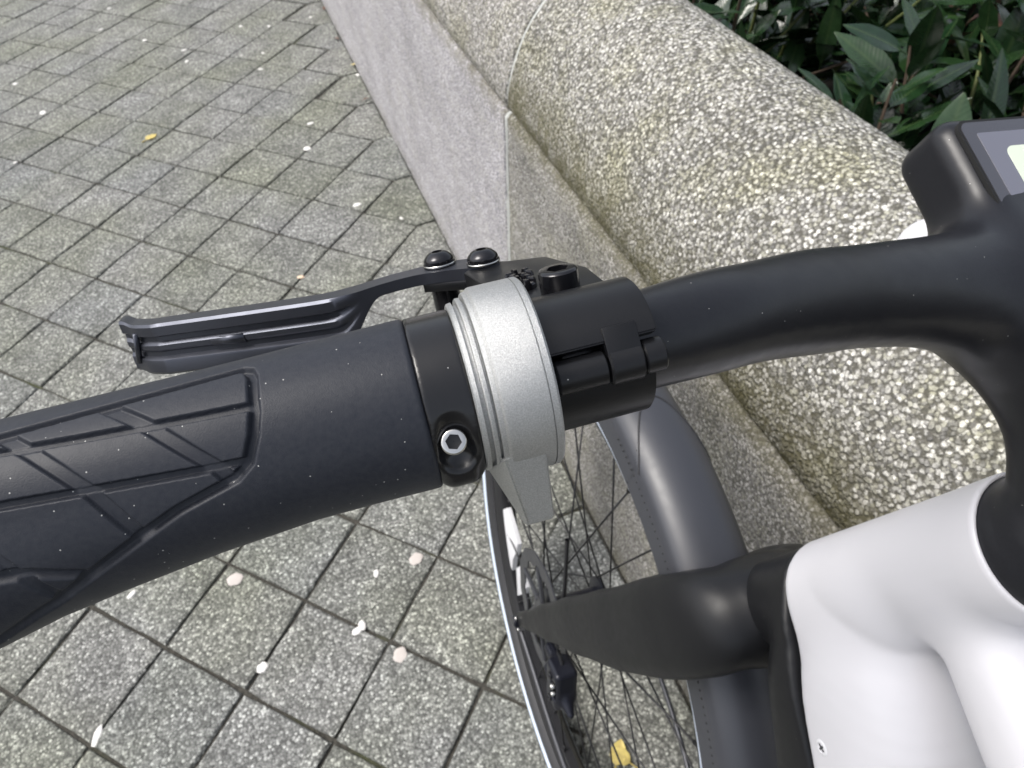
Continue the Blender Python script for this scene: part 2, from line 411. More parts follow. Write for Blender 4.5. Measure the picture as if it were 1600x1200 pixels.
# ================================================================== SETTING
# ---------------- paving
GO2 = np.array([-.86029873, 2.32440773]); E1 = np.array([.12446308, -.13029945]); E2 = np.array([-.12237636, -.12127306])
def node(c, r): return GO2 + c * E1 + r * E2
XW = .315
me = bpy.data.meshes.new('ground'); s = 90
me.from_pydata([(-s, -s, -.0065), (s, -s, -.0065), (s, s, -.0065), (-s, s, -.0065)], [], [(0, 1, 2, 3)])
ground = tag(me_obj('ground', me, 'joint', smooth=False), kind='structure')
def stone_mesh(outline, seed, gap=.0024, name='paving_stone'):
    """slab with worn rounded edges; outline relative to its centre"""
    r = random.Random(seed); pts = []
    n = len(outline)
    cen = np.mean(outline, 0)
    for i in range(n):
        A = np.array(outline[i]); B = np.array(outline[(i + 1) % n])
        for k in range(4):
            pts.append(A + (B - A) * k / 4)
    def inset(d, jit):
        res = []
        m_ = len(pts)
        for i in range(m_):
            A, P, B = pts[i - 1], pts[i], pts[(i + 1) % m_]
            t1 = (P - A) / np.linalg.norm(P - A); t2 = (B - P) / np.linalg.norm(B - P)
            n1 = np.array([-t1[1], t1[0]]); n2 = np.array([-t2[1], t2[0]]); nn = n1 + n2; nn /= (nn @ nn) / 2 + 1e-9
            if (cen - P) @ nn < 0: nn = -nn
            corner = abs(t1[0] * t2[1] - t1[1] * t2[0]) > .3
            res.append(P + nn * d * (1.25 if corner else 1) + np.array([r.gauss(0, jit), r.gauss(0, jit)]))
        return res
    rings = [(gap, -.03, .0), (gap, -.0045, .0006), (gap + .0012, -.0015, .0008), (gap + .004, 0.0, .0008)]
    V, F = [], []; m_ = len(pts)
    for d, z, j in rings:
        for p in inset(d, j): V.append((p[0], p[1], z))
    for k in range(len(rings) - 1):
        for i in range(m_):
            j = (i + 1) % m_; F.append((k * m_ + i, k * m_ + j, (k + 1) * m_ + j, (k + 1) * m_ + i))
    F.append(tuple(range((len(rings) - 1) * m_, len(rings) * m_)))
    return V, F
def mk_mesh(name, V, F, mat):
    bm = bmesh.new(); vs_ = [bm.verts.new(v) for v in V]
    for f in F: bm.faces.new([vs_[i] for i in f])
    bmesh.ops.recalc_face_normals(bm, faces=bm.faces)
    me = bpy.data.meshes.new(name); bm.to_mesh(me); bm.free(); me.materials.append(M[mat])
    if me.polygons[-1].normal.z < 0: me.flip_normals()
    return me
sq = [-(E1 + E2) / 2, (E1 - E2) / 2, (E1 + E2) / 2, (E2 - E1) / 2]
sqm = [stone_mesh(sq, i) for i in range(7)]
dy = -(E1 + E2)[1]                                   # border stone length along the wall
xb = .2535
pent = [np.array([XW - .001, -dy / 2]), np.array([XW - .001, dy / 2]), np.array([xb, dy / 2]), np.array([xb - .124, 0.0]), np.array([xb, -dy / 2])]
pc = np.array([.24, 0.0]); pent = [p - pc for p in pent]
pem = [stone_mesh(pent, 40 + i, .003) for i in range(4)]
def project(P):
    q = CAM_R.T @ (np.asarray(P) - CAM_P); return (q[0] / q[2] * FPX + 800, q[1] / q[2] * FPX + 600, q[2]) if q[2] > .05 else (1e9, 1e9, 1e9)
spots = []
for c in range(-22, 34):
    for r in range(-42, 30):
        if c - r > 8: continue
        p = node(c + .5, r + .5)
        if -3.2 < p[0] < .2 and -1.2 < p[1] < 8.5: spots.append((p, 0))
for k in range(-32, 14):
    a_ = node(k + 9, k); b_ = node(k + 10, k + 1); y = (a_[1] + b_[1]) / 2
    if -1.2 < y < 8.5: spots.append((np.array([pc[0], y]), 1))
def inview(p):
    x, y, d = project((p[0], p[1], 0)); m_ = 190
    return -m_ < x < 1600 + m_ and -m_ < y < 1200 + m_, d
near = sorted([(inview(p)[1], i) for i, (p, k) in enumerate(spots) if inview(p)[0]])[:298]
nearset = {i for _, i in near}
sqmesh = [mk_mesh('paving_stone', *v, 'paving') for v in sqm]; pemesh = [mk_mesh('border_stone', *v, 'paving') for v in pem]
SV, SF = [], []
for i, (p, k) in enumerate(spots):
    dz = rng.normal(0, .0008); rot = (rng.normal(0, .006), rng.normal(0, .006))
    if i in nearset:
        o = bpy.data.objects.new('border_stone' if k else 'paving_stone', random.choice(pemesh if k else sqmesh)); col.objects.link(o)
        o.parent = ground; o.location = (p[0] + rng.normal(0, .0005), p[1] + rng.normal(0, .0005), dz); sc_ = 1 + rng.uniform(-.009, .002); o.scale = (sc_, sc_, 1); o.rotation_euler = (rot[0], rot[1], (0 if k else random.choice([0, math.pi])))
    else:
        V, F = random.choice(pem if k else sqm); o_ = len(SV)
        SV += [(v[0] + p[0], v[1] + p[1], v[2] + dz) for v in V]; SF += [tuple(q + o_ for q in f) for f in F]
me = bpy.data.meshes.new('paving_field'); me.from_pydata(SV, [], SF); me.materials.append(M['paving'])
bm = bmesh.new(); bm.from_mesh(me); bmesh.ops.recalc_face_normals(bm, faces=bm.faces); bm.to_mesh(me); bm.free()
tag(me_obj('paving_field', me, 'paving', ground, smooth=False), kind='stuff')

# ---------------- planter wall
wall = bpy.data.objects.new('planter_wall', None); col.objects.link(wall); wall.location = (XW, 1.05, 0)
tag(wall, 'low granite planter wall with rounded rough coping beside the paving', 'wall')
bpy.context.view_layer.update()
def sweep_block(name, prof, y0, y1, mat, algae=None, jit=.0006, ny=None):
    """block with a rounded profile in x-z running along y; ends closed and eased"""
    P = np.array(prof); ny = ny or max(8, int((y1 - y0) / .03))
    ys = list(np.linspace(y0 + .004, y1 - .004, ny)); ys = [y0, y0 + .0012] + ys + [y1 - .0012, y1]
    cx, cz = P.mean(0); V = []; AL = []
    for k, y in enumerate(ys):
        sh = .004 if k in (0, len(ys) - 1) else (.0012 if k in (1, len(ys) - 2) else 0)
        for (x, z) in P:
            d = np.array([cx - x, cz - z]); d /= np.linalg.norm(d)
            V.append((x + d[0] * sh + rng.normal(0, jit) - XW, y - 1.05, max(z, .0) + d[1] * sh + rng.normal(0, jit)))
            AL.append(algae(x, y, z) if algae else 0.0)
    n = len(P); F = []
    for k in range(len(ys) - 1):
        for i in range(n - 1): F.append((k * n + i, (k + 1) * n + i, (k + 1) * n + i + 1, k * n + i + 1))
    F.append(tuple(range(n))); F.append(tuple(range((len(ys) - 1) * n, len(ys) * n))[::-1])
    me = bpy.data.meshes.new(name); me.from_pydata(V, [], F); me.update()
    a = me.attributes.new('algae', 'FLOAT', 'POINT'); a.data.foreach_set('value', np.array(AL, dtype=np.float32))
    bm = bmesh.new(); bm.from_mesh(me); bmesh.ops.recalc_face_normals(bm, faces=bm.faces); bm.to_mesh(me); bm.free()
    return me_obj(name, me, mat, wall, True, 50)
def refine(pts, step=.012):
    out_ = []
    for A, B in zip(pts[:-1], pts[1:]):
        A = np.array(A); B = np.array(B); n = max(1, int(np.linalg.norm(B - A) / step))
        out_ += [A + (B - A) * k / n for k in range(n)]
    return out_ + [np.array(pts[-1])]
ZC = .600
def low_prof(dx): return refine([(.315 + dx, 0), (.315 + dx, .01), (.3465 + dx, ZC - .008), (.352 + dx, ZC - .002), (.362 + dx, ZC), (.58, ZC)], .03)
cop = [(.372, ZC + .002), (.3535, ZC + .004), (.3495, ZC + .010), (.351, .635), (.356, .653), (.363, .673), (.371, .693), (.384, .717), (.399, .738), (.4165, .757), (.434, .773), (.455, .787), (.48, .798), (.508, .803), (.535, .801), (.556, .793), (.569, .780), (.576, .760), (.578, .70), (.578, ZC + .002)]
YJ = 1.055
def alg_near(x, y, z): return float(np.clip(1.2 - (z - ZC) / .085, 0, 1)) * 1.0
def alg_far(x, y, z): return float(np.clip(1.0 - (z - ZC) / .016, 0, 1)) * .6
def alg_low(x, y, z): return float(np.clip(1.0 - (ZC - z) / .03, 0, 1)) * .7 + float(np.clip(1.0 - z / .05, 0, 1)) * .45
M['mortar_pale'] = plain('mortar_pale', (.42, .43, .41), .9, mott=.6)
blocks = [(-1.05, YJ - 1.5, 1), (YJ - 1.496, YJ - .002, 1), (YJ + .002, YJ + 1.55, 0), (YJ + 1.554, YJ + 3.1, 0), (YJ + 3.104, YJ + 4.7, 0), (YJ + 4.704, YJ + 6.3, 0)]
for y0, y1, nearb in blocks:
    a_ = sweep_block('wall_block', low_prof(0.0 if nearb else -.004), y0, y1, 'face_near' if nearb else 'face_far', alg_low)
    c_ = sweep_block('coping_stone', [(x + (0 if nearb else -.002), z) for x, z in cop], y0, y1, 'coarse' if nearb else 'coarse_far', alg_near if nearb else alg_far)
    if not nearb: a_['label'] = 'paler smooth sawn granite block'
    else: c_['label'] = 'rough pebbly coping stone with moss along its lower edge'
for y0, y1, nearb in blocks[:-1]:
    sweep_block('joint_mortar', [(x + .0012, z) for x, z in low_prof(-.003)], y1 - .003, y1 + .007, 'mortar_pale', ny=4)
    sweep_block('joint_mortar', [(x + (.0006 if x < .5 else -.002), z - (.0006 if z > .61 else -.001)) for x, z in cop], y1 - .003, y1 + .007, 'mortar_pale', ny=4)
# bed mortar behind the joints
mesh_obj('mortar', [(.362 - XW, y - 1.05, z) for y in (-1.04, 7.3) for z in (.0, .62)] + [(.57 - XW, y - 1.05, z) for y in (-1.04, 7.3) for z in (.0, .62)],
         [(0, 1, 3, 2), (4, 5, 7, 6), (0, 1, 5, 4), (2, 3, 7, 6), (1, 3, 7, 5)], 'joint', wall, smooth=False)
# soil of the bed
V, F = [], []; nx, nyy = 30, 80
for i in range(nx):
    for j in range(nyy):
        V.append((.576 + i * .13, -1.0 + j * .105, .50 + rng.normal(0, .008)))
for i in range(nx - 1):
    for j in range(nyy - 1): F.append((i * nyy + j, (i + 1) * nyy + j, (i + 1) * nyy + j + 1, i * nyy + j + 1))
tag(mesh_obj('soil', V, F, 'soil'), kind='structure')

# ---------------- laurel shrubs
def leaf_mesh(name, L, W, bend, fold, mat, seed):
    r = random.Random(seed); V, F = [], []; n = 9
    for i in range(n):
        t_ = i / (n - 1); x = L * t_
        wv = W * .5 * (math.sin(math.pi * min(1, t_ ** .82)) ** .85 + .02) if 0 < t_ < 1 else W * .02
        z = -bend * L * t_ * t_
        wob = r.gauss(0, .03) * W
        for s_ in (-1, -.5, 0, .5, 1):
            V.append((x, wv * s_, z + fold * abs(s_) * wv + (wob * abs(s_) if abs(s_) == 1 else 0) - .12 * wv * s_ * s_))
    for i in range(n - 1):
        for k in range(4): F.append((i * 5 + k, (i + 1) * 5 + k, (i + 1) * 5 + k + 1, i * 5 + k + 1))
    st = len(V)                                       # petiole
    for (x, rr) in ((0, .0011), (-.012, .0013)):
        for k in range(4): V.append((x, rr * math.cos(k * math.pi / 2), rr * math.sin(k * math.pi / 2) - .0006))
    for k in range(4): F.append((st + k, st + (k + 1) % 4, st + 4 + (k + 1) % 4, st + 4 + k))
    me = bpy.data.meshes.new(name); me.from_pydata(V, [], F); me.materials.append(M[mat])
    me.polygons.foreach_set('use_smooth', [True] * len(me.polygons)); return me
LM = [leaf_mesh('leaf', .085 + .022 * (i % 3), 0.036 + .004 * (i % 4), .05 + .09 * ((i * 3) % 5) / 5, .18 + .08 * (i % 3), 'leaf', i) for i in range(10)]
DM = leaf_mesh('dead_leaf', .07, .03, .3, .5, 'leaf_dead', 77)
def place_leaf(mesh, P, dirv, parent, roll, name='leaf', scale=1.0):
    d = Vector(dirv).normalized(); z = Vector((0, 0, 1)); y = z.cross(d)
    if y.length < .05: y = Vector((0, 1, 0))
    y.normalize(); z = d.cross(y)
    R = Matrix((d, y, z)).transposed() @ Matrix.Rotation(roll, 3, 'X')
    o = bpy.data.objects.new(name, mesh); col.objects.link(o); o.parent = parent
    o.matrix_local = Matrix.Translation(Vector(P) - parent.location) @ R.to_4x4() @ Matrix.Scale(scale, 4); return o
def curve_tube(pts, r0, r1, seg=6):
    V, F = [], []; n = len(pts); pts = [np.array(p, float) for p in pts]
    for i, p in enumerate(pts):
        d = pts[min(i + 1, n - 1)] - pts[max(i - 1, 0)]; e, x, y = basis(d); r_ = r0 + (r1 - r0) * i / (n - 1)
        for k in range(seg):
            a_ = 2 * math.pi * k / seg; V.append(p + x * r_ * math.cos(a_) + y * r_ * math.sin(a_))
    for i in range(n - 1):
        for k in range(seg): F.append((i * seg + k, i * seg + (k + 1) % seg, (i + 1) * seg + (k + 1) % seg, (i + 1) * seg + k))
    return V, F
def shrub(x, y, label, nbr, seed, big=1.0, span=.36, leaves=13):
    r = random.Random(seed); root = bpy.data.objects.new('laurel_shrub', None); col.objects.link(root); root.location = (x, y, .49)
    tag(root, label, 'shrub', 'laurel shrubs behind the planter wall'); cnt = 0
    for k in range(nbr):
        az = r.uniform(0, 2 * math.pi); L = r.uniform(.22, span) * big; el = r.uniform(.25, 1.25)
        d = np.array([math.cos(az) * math.cos(el), math.sin(az) * math.cos(el), math.sin(el)]); p = np.array([x, y, .49]) + np.array([r.gauss(0, .05), r.gauss(0, .05), 0])
        pts = [p]
        for i in range(7):
            d = d + np.array([r.gauss(0, .1), r.gauss(0, .1), .03]); d /= np.linalg.norm(d); q = pts[-1] + d * L / 7
            q[0] = max(q[0], .612); pts.append(q)
        V, F = curve_tube([q - np.array(root.location) for q in pts], .0045, .0018)
        mesh_obj('branch', V, F, 'wood' if k % 3 else 'twig', root)
        ph = r.uniform(0, 6)
        for i in range(leaves):
            if cnt >= 296: break
            t_ = .22 + .78 * (i + r.random() * .6) / leaves; f_ = t_ * 7; j = min(6, int(f_)); q = pts[j] + (pts[j + 1] - pts[j]) * (f_ - j)
            ax_ = (pts[j + 1] - pts[j]); ax_ /= np.linalg.norm(ax_); e, u_, v_ = basis(ax_); ph += 2.4
            out_ = u_ * math.cos(ph) + v_ * math.sin(ph)
            dr = out_ * r.uniform(.6, 1.1) + ax_ * r.uniform(.2, .9) + np.array([0, 0, r.uniform(-.1, .45)])
            tip = q + dr / np.linalg.norm(dr) * .1
            if tip[0] < .615 or (tip[2] > .80 + (tip[0] - .6) * .35): continue
            me_ = DM if r.random() < .035 else r.choice(LM)
            place_leaf(me_, q + out_ * .012, dr, root, r.gauss(0, .3), 'dead_leaf' if me_ is DM else 'leaf', r.uniform(.62, .98)); cnt += 1
    return root
SH = [(.80, 1.10, 'dark laurel shrub right behind the coping beside the handlebar display', 22, 1), (.86, 1.62, 'dark laurel shrub growing beyond the one beside the handlebar display', 22, 2),
      (1.22, 1.25, 'tall dark laurel shrub set back in the bed behind the front row', 22, 3), (.84, .62, 'dark laurel shrub hidden mostly by the handlebar display', 16, 4), (1.0, 2.2, 'small dark laurel shrub far along the planter bed', 18, 5), (1.5, 1.9, 'rearmost dark laurel shrub deep in the planter bed', 16, 6),
      (1.18, .86, 'dense dark laurel shrub in the bed behind the display', 26, 8), (.98, 1.34, 'low laurel shrub filling the gap between the taller ones', 26, 9), (1.45, 1.35, 'broad laurel shrub standing behind the low one', 24, 10)]
for x, y, lab, nb_, sdn in SH: shrub(x, y, lab, nb_, sdn)

# ================================================================== BICYCLE
# ---------------- handlebar, stem and display housing: one moulded body
BP = [G(.016, 0, 0), at(1135, 497, .181), at(1300, 468, .2105), at(1460, 455, .236)]
BP.append(np.array([BP[-1][0] + .003, 0.025, BP[-1][2] - .0065])); BP.append(np.array([BP[-1][0] + .001, 0.0, BP[-1][2] - .001]))
BR = [.0109, .0130, .0154, .0178, .0195, .0205]
BPs, BRs = catmull(BP, BR, 10)
AXD = np.array([.345, 0, -.9386]); AXD /= np.linalg.norm(AXD); AXF = np.array([.9386, 0, .345]); AXF /= np.linalg.norm(AXF)
HT = np.array([-.268, 0, .938])
DT = np.array([.925, 0, .379]); DT /= np.linalg.norm(DT); DN = np.array([-.379, 0, .925]); DN /= np.linalg.norm(DN)
DC = np.array([-.1585, 0, 1.0612]) - DT * .042       # centre of the display face
DR = np.array([DT, [0, 1, 0], DN])
STEM, STR = catmull([BP[-1] + np.array([-.020, 0, -.006]), np.array([-.247, 0, .988]), np.array([-.264, 0, .964]), HT - AXD * .006, HT + AXD * .004, HT + AXD * .03], [.0195, .0205, .0225, .0268, .0284, .0284], 6)
def f_bar(p):
    q = p.copy(); q[:, 1] = np.abs(q[:, 1])
    d = sd_tube(q, BPs, BRs)
    st = sd_tube(q, STEM, STR)
    d = smin(d, st, .064)
    bx = sd_box(q, DC - DN * .014, DR, (.044, .0372, .014), .008)
    nk = sd_box(q, DC - DN * .034 - DT * .020, DR, (.018, .021, .022), .010)
    bx = smin(bx, nk, .008)
    d = smin(d, bx, .012)
    return d
sdf_obj('handlebar', f_bar, (-.31, -.235, .90), (-.12, .212, 1.085), .0021, 'bar', bike, fair=8)
def rrect(cx, cy, hx, hy, r, n=6):
    P = []
    for sx, sy, a0 in ((1, 1, 0), (-1, 1, 90), (-1, -1, 180), (1, -1, 270)):
        for k in range(n + 1):
            a_ = math.radians(a0 + 90 * k / n); P.append((cx + sx * (hx - r) + r * math.cos(a_), cy + sy * (hy - r) + r * math.sin(a_)))
    return P
MD = fr_mat(DC, DT, (0, 1, 0), DN)
disp = prism('display', rrect(.001, 0, .0373, .0324, .0035), -.001, .0008, MD, 'display', bike, 0)
prism('groove_shade', rrect(.001, 0, .0385, .0336, .0046), -.001, .0005, MD, 'gap', disp, 0)  # black plate standing in for the shaded groove between housing and glass
prism('screen', rrect(.001, 0, .0325, .0270, .0006), .0003, .00095, MD, 'lcd', disp, 0)
prism('screen_icon', rrect(.0165, .0, .0105, .0185, .0035), .0005, .0011, MD, 'lcd_green', disp, 0)
# headlight ahead of the stem
HLc = at_b(1490, 388, -.012)
def f_hl(p):
    d = sd_tube(p, [HLc + np.array([-.004, 0, -.002]), HLc + np.array([.008, 0, -.008])], [.0150, .0155]); return smax(d, sd_box(p, HLc + np.array([.02, 0, -.012]), np.eye(3), (.045, .019, .04), .008), .006)
hl = sdf_obj('headlight', f_hl, HLc - np.array([.04, .04, .07]), HLc + np.array([.09, .04, .04]), .0022, 'plastic_white', bike)
V, F = lathe([(0, .0156), (.0006, .0159), (.0012, .0156)], HLc + np.array([-.003, 0, -.0025]), np.array([.045, 0, -.024]), 40)
mesh_obj('seam_ring', V, F, 'stay', hl)
hm = rod(HLc + np.array([.02, 0, -.01]), BP[-1] + np.array([0, 0, -.004]), .007, 12)
mesh_obj('headlight_bracket', *hm, 'bar', bike)

# ---------------- frame
DTP = [HT + AXD * .095 - AXF * .016, np.array([-.285, 0, .787]), np.array([-.392, 0, .672]), np.array([-.612, 0, .440])]
DTH = [(.024, .025), (.0465, .0405), (.047, .0425), (.047, .0425)]
DTP, DTH = catmull(DTP, DTH, 14)
TTP = [HT + AXD * .046 - AXF * .014, np.array([-.325, 0, .873]), np.array([-.45, 0, .808]), np.array([-.72, 0, .655])]
TTH = [(.018, .020), (.0225, .025), (.022, .024), (.02, .022)]
TTP, TTH = catmull(TTP, TTH, 12)
GBP, GBH = catmull([np.array([-.232, 0, .788]), np.array([-.264, 0, .759]), np.array([-.372, 0, .645]), np.array([-.592, 0, .413])], [(.026, .036), (.031, .0435), (.032, .0435), (.032, .0435)], 12)
def f_frame(p):
    h = sd_cyl(p, HT + AXD * .004, HT + AXD * .206, .0300, .0015)
    d = sd_blade(p, DTP, DTH)
    tt = sd_blade(p, TTP, TTH)
    return smin(smin(h, d, .020), tt, .014)
def f_belly(p): return smin(f_frame(p), sd_blade(p, GBP, GBH), .010)
def f_cut(p):
    s_ = (p - HT) @ AXD; pl = (p[:, 2] - .822 - .89 * (p[:, 0] + .222)) / 1.34
    return smax(.139 - s_, pl, .03)
fr = sdf_obj('frame', lambda p: smax(f_frame(p), -f_cut(p), .0055), (-.50, -.062, .52), (-.19, .062, .96), .0018, 'white', bike, fair=25)
lfm = sdf_obj('frame_belly', lambda p: smax(f_belly(p) + .0014, f_cut(p) + .0004, .003), (-.50, -.062, .50), (-.15, .062, .88), .0020, 'fork', bike, fair=8)
lfm['label'] = 'black lower cover of the white frame'
V, F = lathe([(.016, .0290), (.016, .0302), (.003, .03035), (.0012, .0302), (.0003, .0297), (0, .0291), (.0003, .0284), (.004, .0282)], HT, AXD, 96); mesh_obj('head_tube_rim', V, F, 'white', fr, autosmooth=60)
sp_ = None
for bb in np.linspace(.06, .02, 81):                   # the small screw sits on the left flank of the down tube
    q = at_b(1285, 1168, bb)
    if f_frame(q[None])[0] < 0: sp_ = q; break
if sp_ is None: sp_ = at_b(1285, 1168, .042)
ng = np.array([(f_frame((sp_ + d)[None])[0] - f_frame((sp_ - d)[None])[0]) for d in np.eye(3) * .001]); ng /= np.linalg.norm(ng)
V, F = lathe([(-.002, .0042), (.0006, .0042), (.0010, .0037), (.0010, .0028), (.0004, .0026), (.0004, 0)], sp_, ng, 28)
scr = mesh_obj('frame_screw', V, F, 'plastic_white', bike, autosmooth=40); e, xx, yy = basis(ng)
for a_ in (xx, yy): box_part('screw_slot', sp_ + ng * .0005, (.0021, .00045, .0003), (a_, np.cross(ng, a_), ng), 'stay', scr, 0)

# ---------------- fork
FB = [(-.1945, .0, .742), (-.1925, .022, .736), (-.186, .042, .722), (-.170, .052, .688), (-.139, .058, .622), (-.098, .063, .545), (-.058, .066, .470), (-.022, .069, .402), (.0, .070, .362)]
FH = [(.031, .020), (.0325, .018), (.0345, .0165), (.0355, .0145), (.033, .013), (.0275, .0115), (.0205, .0095), (.0125, .0075), (.009, .0065)]
FB, FH = catmull(FB, FH, 12)
def f_fork(p):
    q = p.copy(); q[:, 1] = np.abs(q[:, 1])
    d = sd_blade(q, FB, FH)
    cr = sd_cyl(p, HT + AXD * .2085, HT + AXD * .232, .0312, .002)
    return smin(cr, d, .014)
fork = sdf_obj('fork', f_fork, (-.262, -.092, .335), (.022, .092, .80), .0025, 'fork', bike, fair=30)
V, F = lathe([(0, .0304), (.0006, .0318), (.0014, .0318), (.002, .0304)], HT + AXD * .2062, AXD, 64); mesh_obj('crown_ring', V, F, 'edge', fork)

# ---------------- front wheel
RW = .36; AC = np.array([0, 0, RW]); BE = np.array([0, 1.0, 0])
wheel = bpy.data.objects.new('front_wheel', None); col.objects.link(wheel); wheel.parent = bike
prof = []
for k in range(28):
    a_ = 2 * math.pi * k / 28; prof.append((.0255 * math.sin(a_), RW - .0255 + .0255 * math.cos(a_)))
V, F = lathe(prof, AC, BE, 128, closed=True); tyre = mesh_obj('tyre', V, F, 'tyre', wheel)
tr = []                                               # tread knobs pressed against the tyre crown
for k in range(132):
    a_ = 2 * math.pi * k / 132
    for row, (bb, rr_, hw) in enumerate(((.0, .0, .0045), (.0105, -.0024, .004), (-.0105, -.0024, .004))):
        a2 = a_ + (.5 if row else 0) * 2 * math.pi / 132; d = np.array([math.sin(a2), 0, math.cos(a2)]); tg = np.array([math.cos(a2), 0, -math.sin(a2)])
        c = AC + d * (RW + rr_ - .0012) + BE * bb; tr.append((c, d, tg, hw))
V, F = [], []
for c, d, tg, hw in tr:
    o_ = len(V)
    for sz in (-.001, .0014):
        for sx, sy in ((-1, -1), (1, -1), (1, 1), (-1, 1)): V.append(c + d * sz + tg * sx * .0052 + BE * sy * hw)
    F += [tuple(o_ + i for i in f) for f in ((4, 5, 6, 7), (0, 1, 5, 4), (1, 2, 6, 5), (2, 3, 7, 6), (3, 0, 4, 7))]
o = mesh_obj('tread', V, F, 'tyre', wheel, smooth=False); tag(o, kind='stuff')
for sgn in (1, -1):
    pr = []
    for a_ in np.linspace(98, 116, 9):
        an = math.radians(a_); pr.append((sgn * .0258 * math.sin(an), RW - .0255 + .0258 * math.cos(an)))
    V, F = lathe(pr, AC, BE, 160); mesh_obj('reflective_stripe', V, F, 'stripe', wheel)
pr = [(-.0125, .318), (-.014, .312), (-.0125, .300), (-.006, .291), (.006, .291), (.0125, .300), (.014, .312), (.0125, .318)]
V, F = lathe(pr, AC, BE, 128, closed=True); mesh_obj('rim', V, F, 'rim', wheel, autosmooth=50)
V, F = merge([lathe([(-.052, 0), (-.052, .009), (-.036, .011), (-.034, .029), (-.030, .029), (-.028, .017), (.028, .017), (.030, .029), (.034, .029), (.036, .012), (.052, .010), (.052, 0)], AC, BE, 40)])
mesh_obj('hub', V, F, 'caliper', wheel, autosmooth=40)
for k in range(32):
    sd_ = 1 if k % 2 else -1; grp = k // 2; cross = 1 if grp % 2 else -1
    th = 2 * math.pi * (k + .5) / 32; hth = th + cross * math.radians(68) * 1.0
    A = AC + BE * .032 * sd_ + .027 * np.array([math.sin(hth), 0, math.cos(hth)]); Bq = AC + BE * .003 * sd_ + .293 * np.array([math.sin(th), 0, math.cos(th)])
    nip = Bq + (A - Bq) / np.linalg.norm(A - Bq) * .013
    V, F = merge([rod(A, Bq, .0011, 7), rod(Bq, nip, .0022, 7)]); mesh_obj('spoke', V, F, 'spoke', wheel)
# disc rotor with vent slots
seg = 96; V, F = [], []
for i in range(seg):
    a_ = 2 * math.pi * i / seg; d = np.array([math.sin(a_), 0, math.cos(a_)]); ro = .080 + .0012 * math.sin(a_ * 12); ri = .062 + .003 * math.sin(a_ * 12 + 1)
    for r_, bq in ((ri, .0435), (ro, .0435), (ro, .0453), (ri, .0453)): V.append(AC + d * r_ + BE * bq)
for i in range(seg):
    j = (i + 1) % seg
    for k in range(4): F.append((i * 4 + k, j * 4 + k, j * 4 + (k + 1) % 4, i * 4 + (k + 1) % 4))
parts_ = [(V, F)]
for k in range(6):
    a_ = 2 * math.pi * k / 6; a2 = a_ + .55
    parts_.append(rod(AC + BE * .0444 + .018 * np.array([math.sin(a_), 0, math.cos(a_)]), AC + BE * .0444 + .064 * np.array([math.sin(a2), 0, math.cos(a2)]), .003, 6))
parts_.append(lathe([(.0425, 0), (.0425, .022), (.0462, .022), (.0462, 0)], AC, BE, 32))
mesh_obj('brake_rotor', *merge(parts_), 'stay', wheel, autosmooth=40)
# white reflective spoke clips seen against the inside of the tyre
def reflector(outline):
    P_ = [at_b(x, y, .002) for x, y in outline]; prism('spoke_reflector', [(q[0], q[2]) for q in P_], -.006, .002, fr_mat((0, 0, 0), (1, 0, 0), (0, 0, 1), (0, -1, 0)), 'plastic_white', wheel, .0012)
reflector([(786, 797), (795, 793), (804, 822), (812, 850), (811, 862), (805, 872), (804, 891), (800, 880), (795, 866), (791, 832)])
reflector([(810, 887), (815, 884), (822, 902), (825, 918), (823, 927), (812, 930)])
# axle nuts
mesh_obj('axle_nut', *lathe([(.05, 0), (.05, .0075), (.0795, .0075), (.081, .006), (.081, 0)], AC, BE, 6), 'caliper', wheel, smooth=False)
mesh_obj('axle_nut', *lathe([(.05, 0), (.05, .0075), (.0795, .0075), (.081, .006), (.081, 0)], AC, -BE, 6), 'caliper', wheel, smooth=False)
V, F = lathe([(0, 0), (0, .0024), (.0022, .0024), (.003, .0016), (.003, 0)], at_b(808, 966, .0765), BE, 16); mesh_obj('dropout_screw', V, F, 'steel', fork)
V, F = lathe([(0, 0), (0, .002), (.0022, .002), (.003, .0014), (.003, 0)], at_b(812, 983, .0765), BE, 16); mesh_obj('dropout_screw', V, F, 'steel', fork)

# ---------------- brake caliper behind the left blade
cal = bpy.data.objects.new('brake_caliper', None); col.objects.link(cal); cal.parent = bike
CC = at_b(878, 1066, .058)
e1 = np.array([-.33, 0, -.944]) * -1; e1 /= np.linalg.norm(e1); e2 = np.array([e1[2], 0, -e1[0]])
def f_cal(p):
    d = sd_box(p, CC, np.array([e1, [0, 1, 0], e2]), (.027, .013, .015), .005)
    d = smin(d, sd_tube(p, [CC + e1 * .016, CC + e1 * .016 + e2 * .034], [.008, .007]), .008)
    d = smin(d, sd_tube(p, [CC - e1 * .018, CC - e1 * .018 + e2 * .036], [.008, .007]), .008)
    d = smin(d, sd_tube(p, [CC - e2 * .01 - e1 * .012, CC - e2 * .026 - e1 * .02], [.010, .004]), .006)
    return np.maximum(d, -sd_box(p, CC - e2 * .006, np.array([e1, [0, 1, 0], e2]), (.013, .02, .006), .002))
sdf_obj('caliper_body', f_cal, CC - .06, CC + .06, .0016, 'caliper', cal)
for q, rr_ in ((CC + e1 * .016 + BE * .0105, .0042), (CC - e1 * .018 + BE * .0105, .0042), (CC + e1 * .003 - e2 * .004 + BE * .010, .003), (CC - e1 * .006 - e2 * .006 + BE * .010, .0026)):
    mesh_obj('caliper_bolt', *lathe([(0, 0), (0, rr_), (.004, rr_), (.0048, rr_ * .8), (.0048, rr_ * .5), (.003, rr_ * .45), (.003, 0)], q, BE, 18), 'steel' if rr_ < .004 else 'bolt', cal, autosmooth=40)
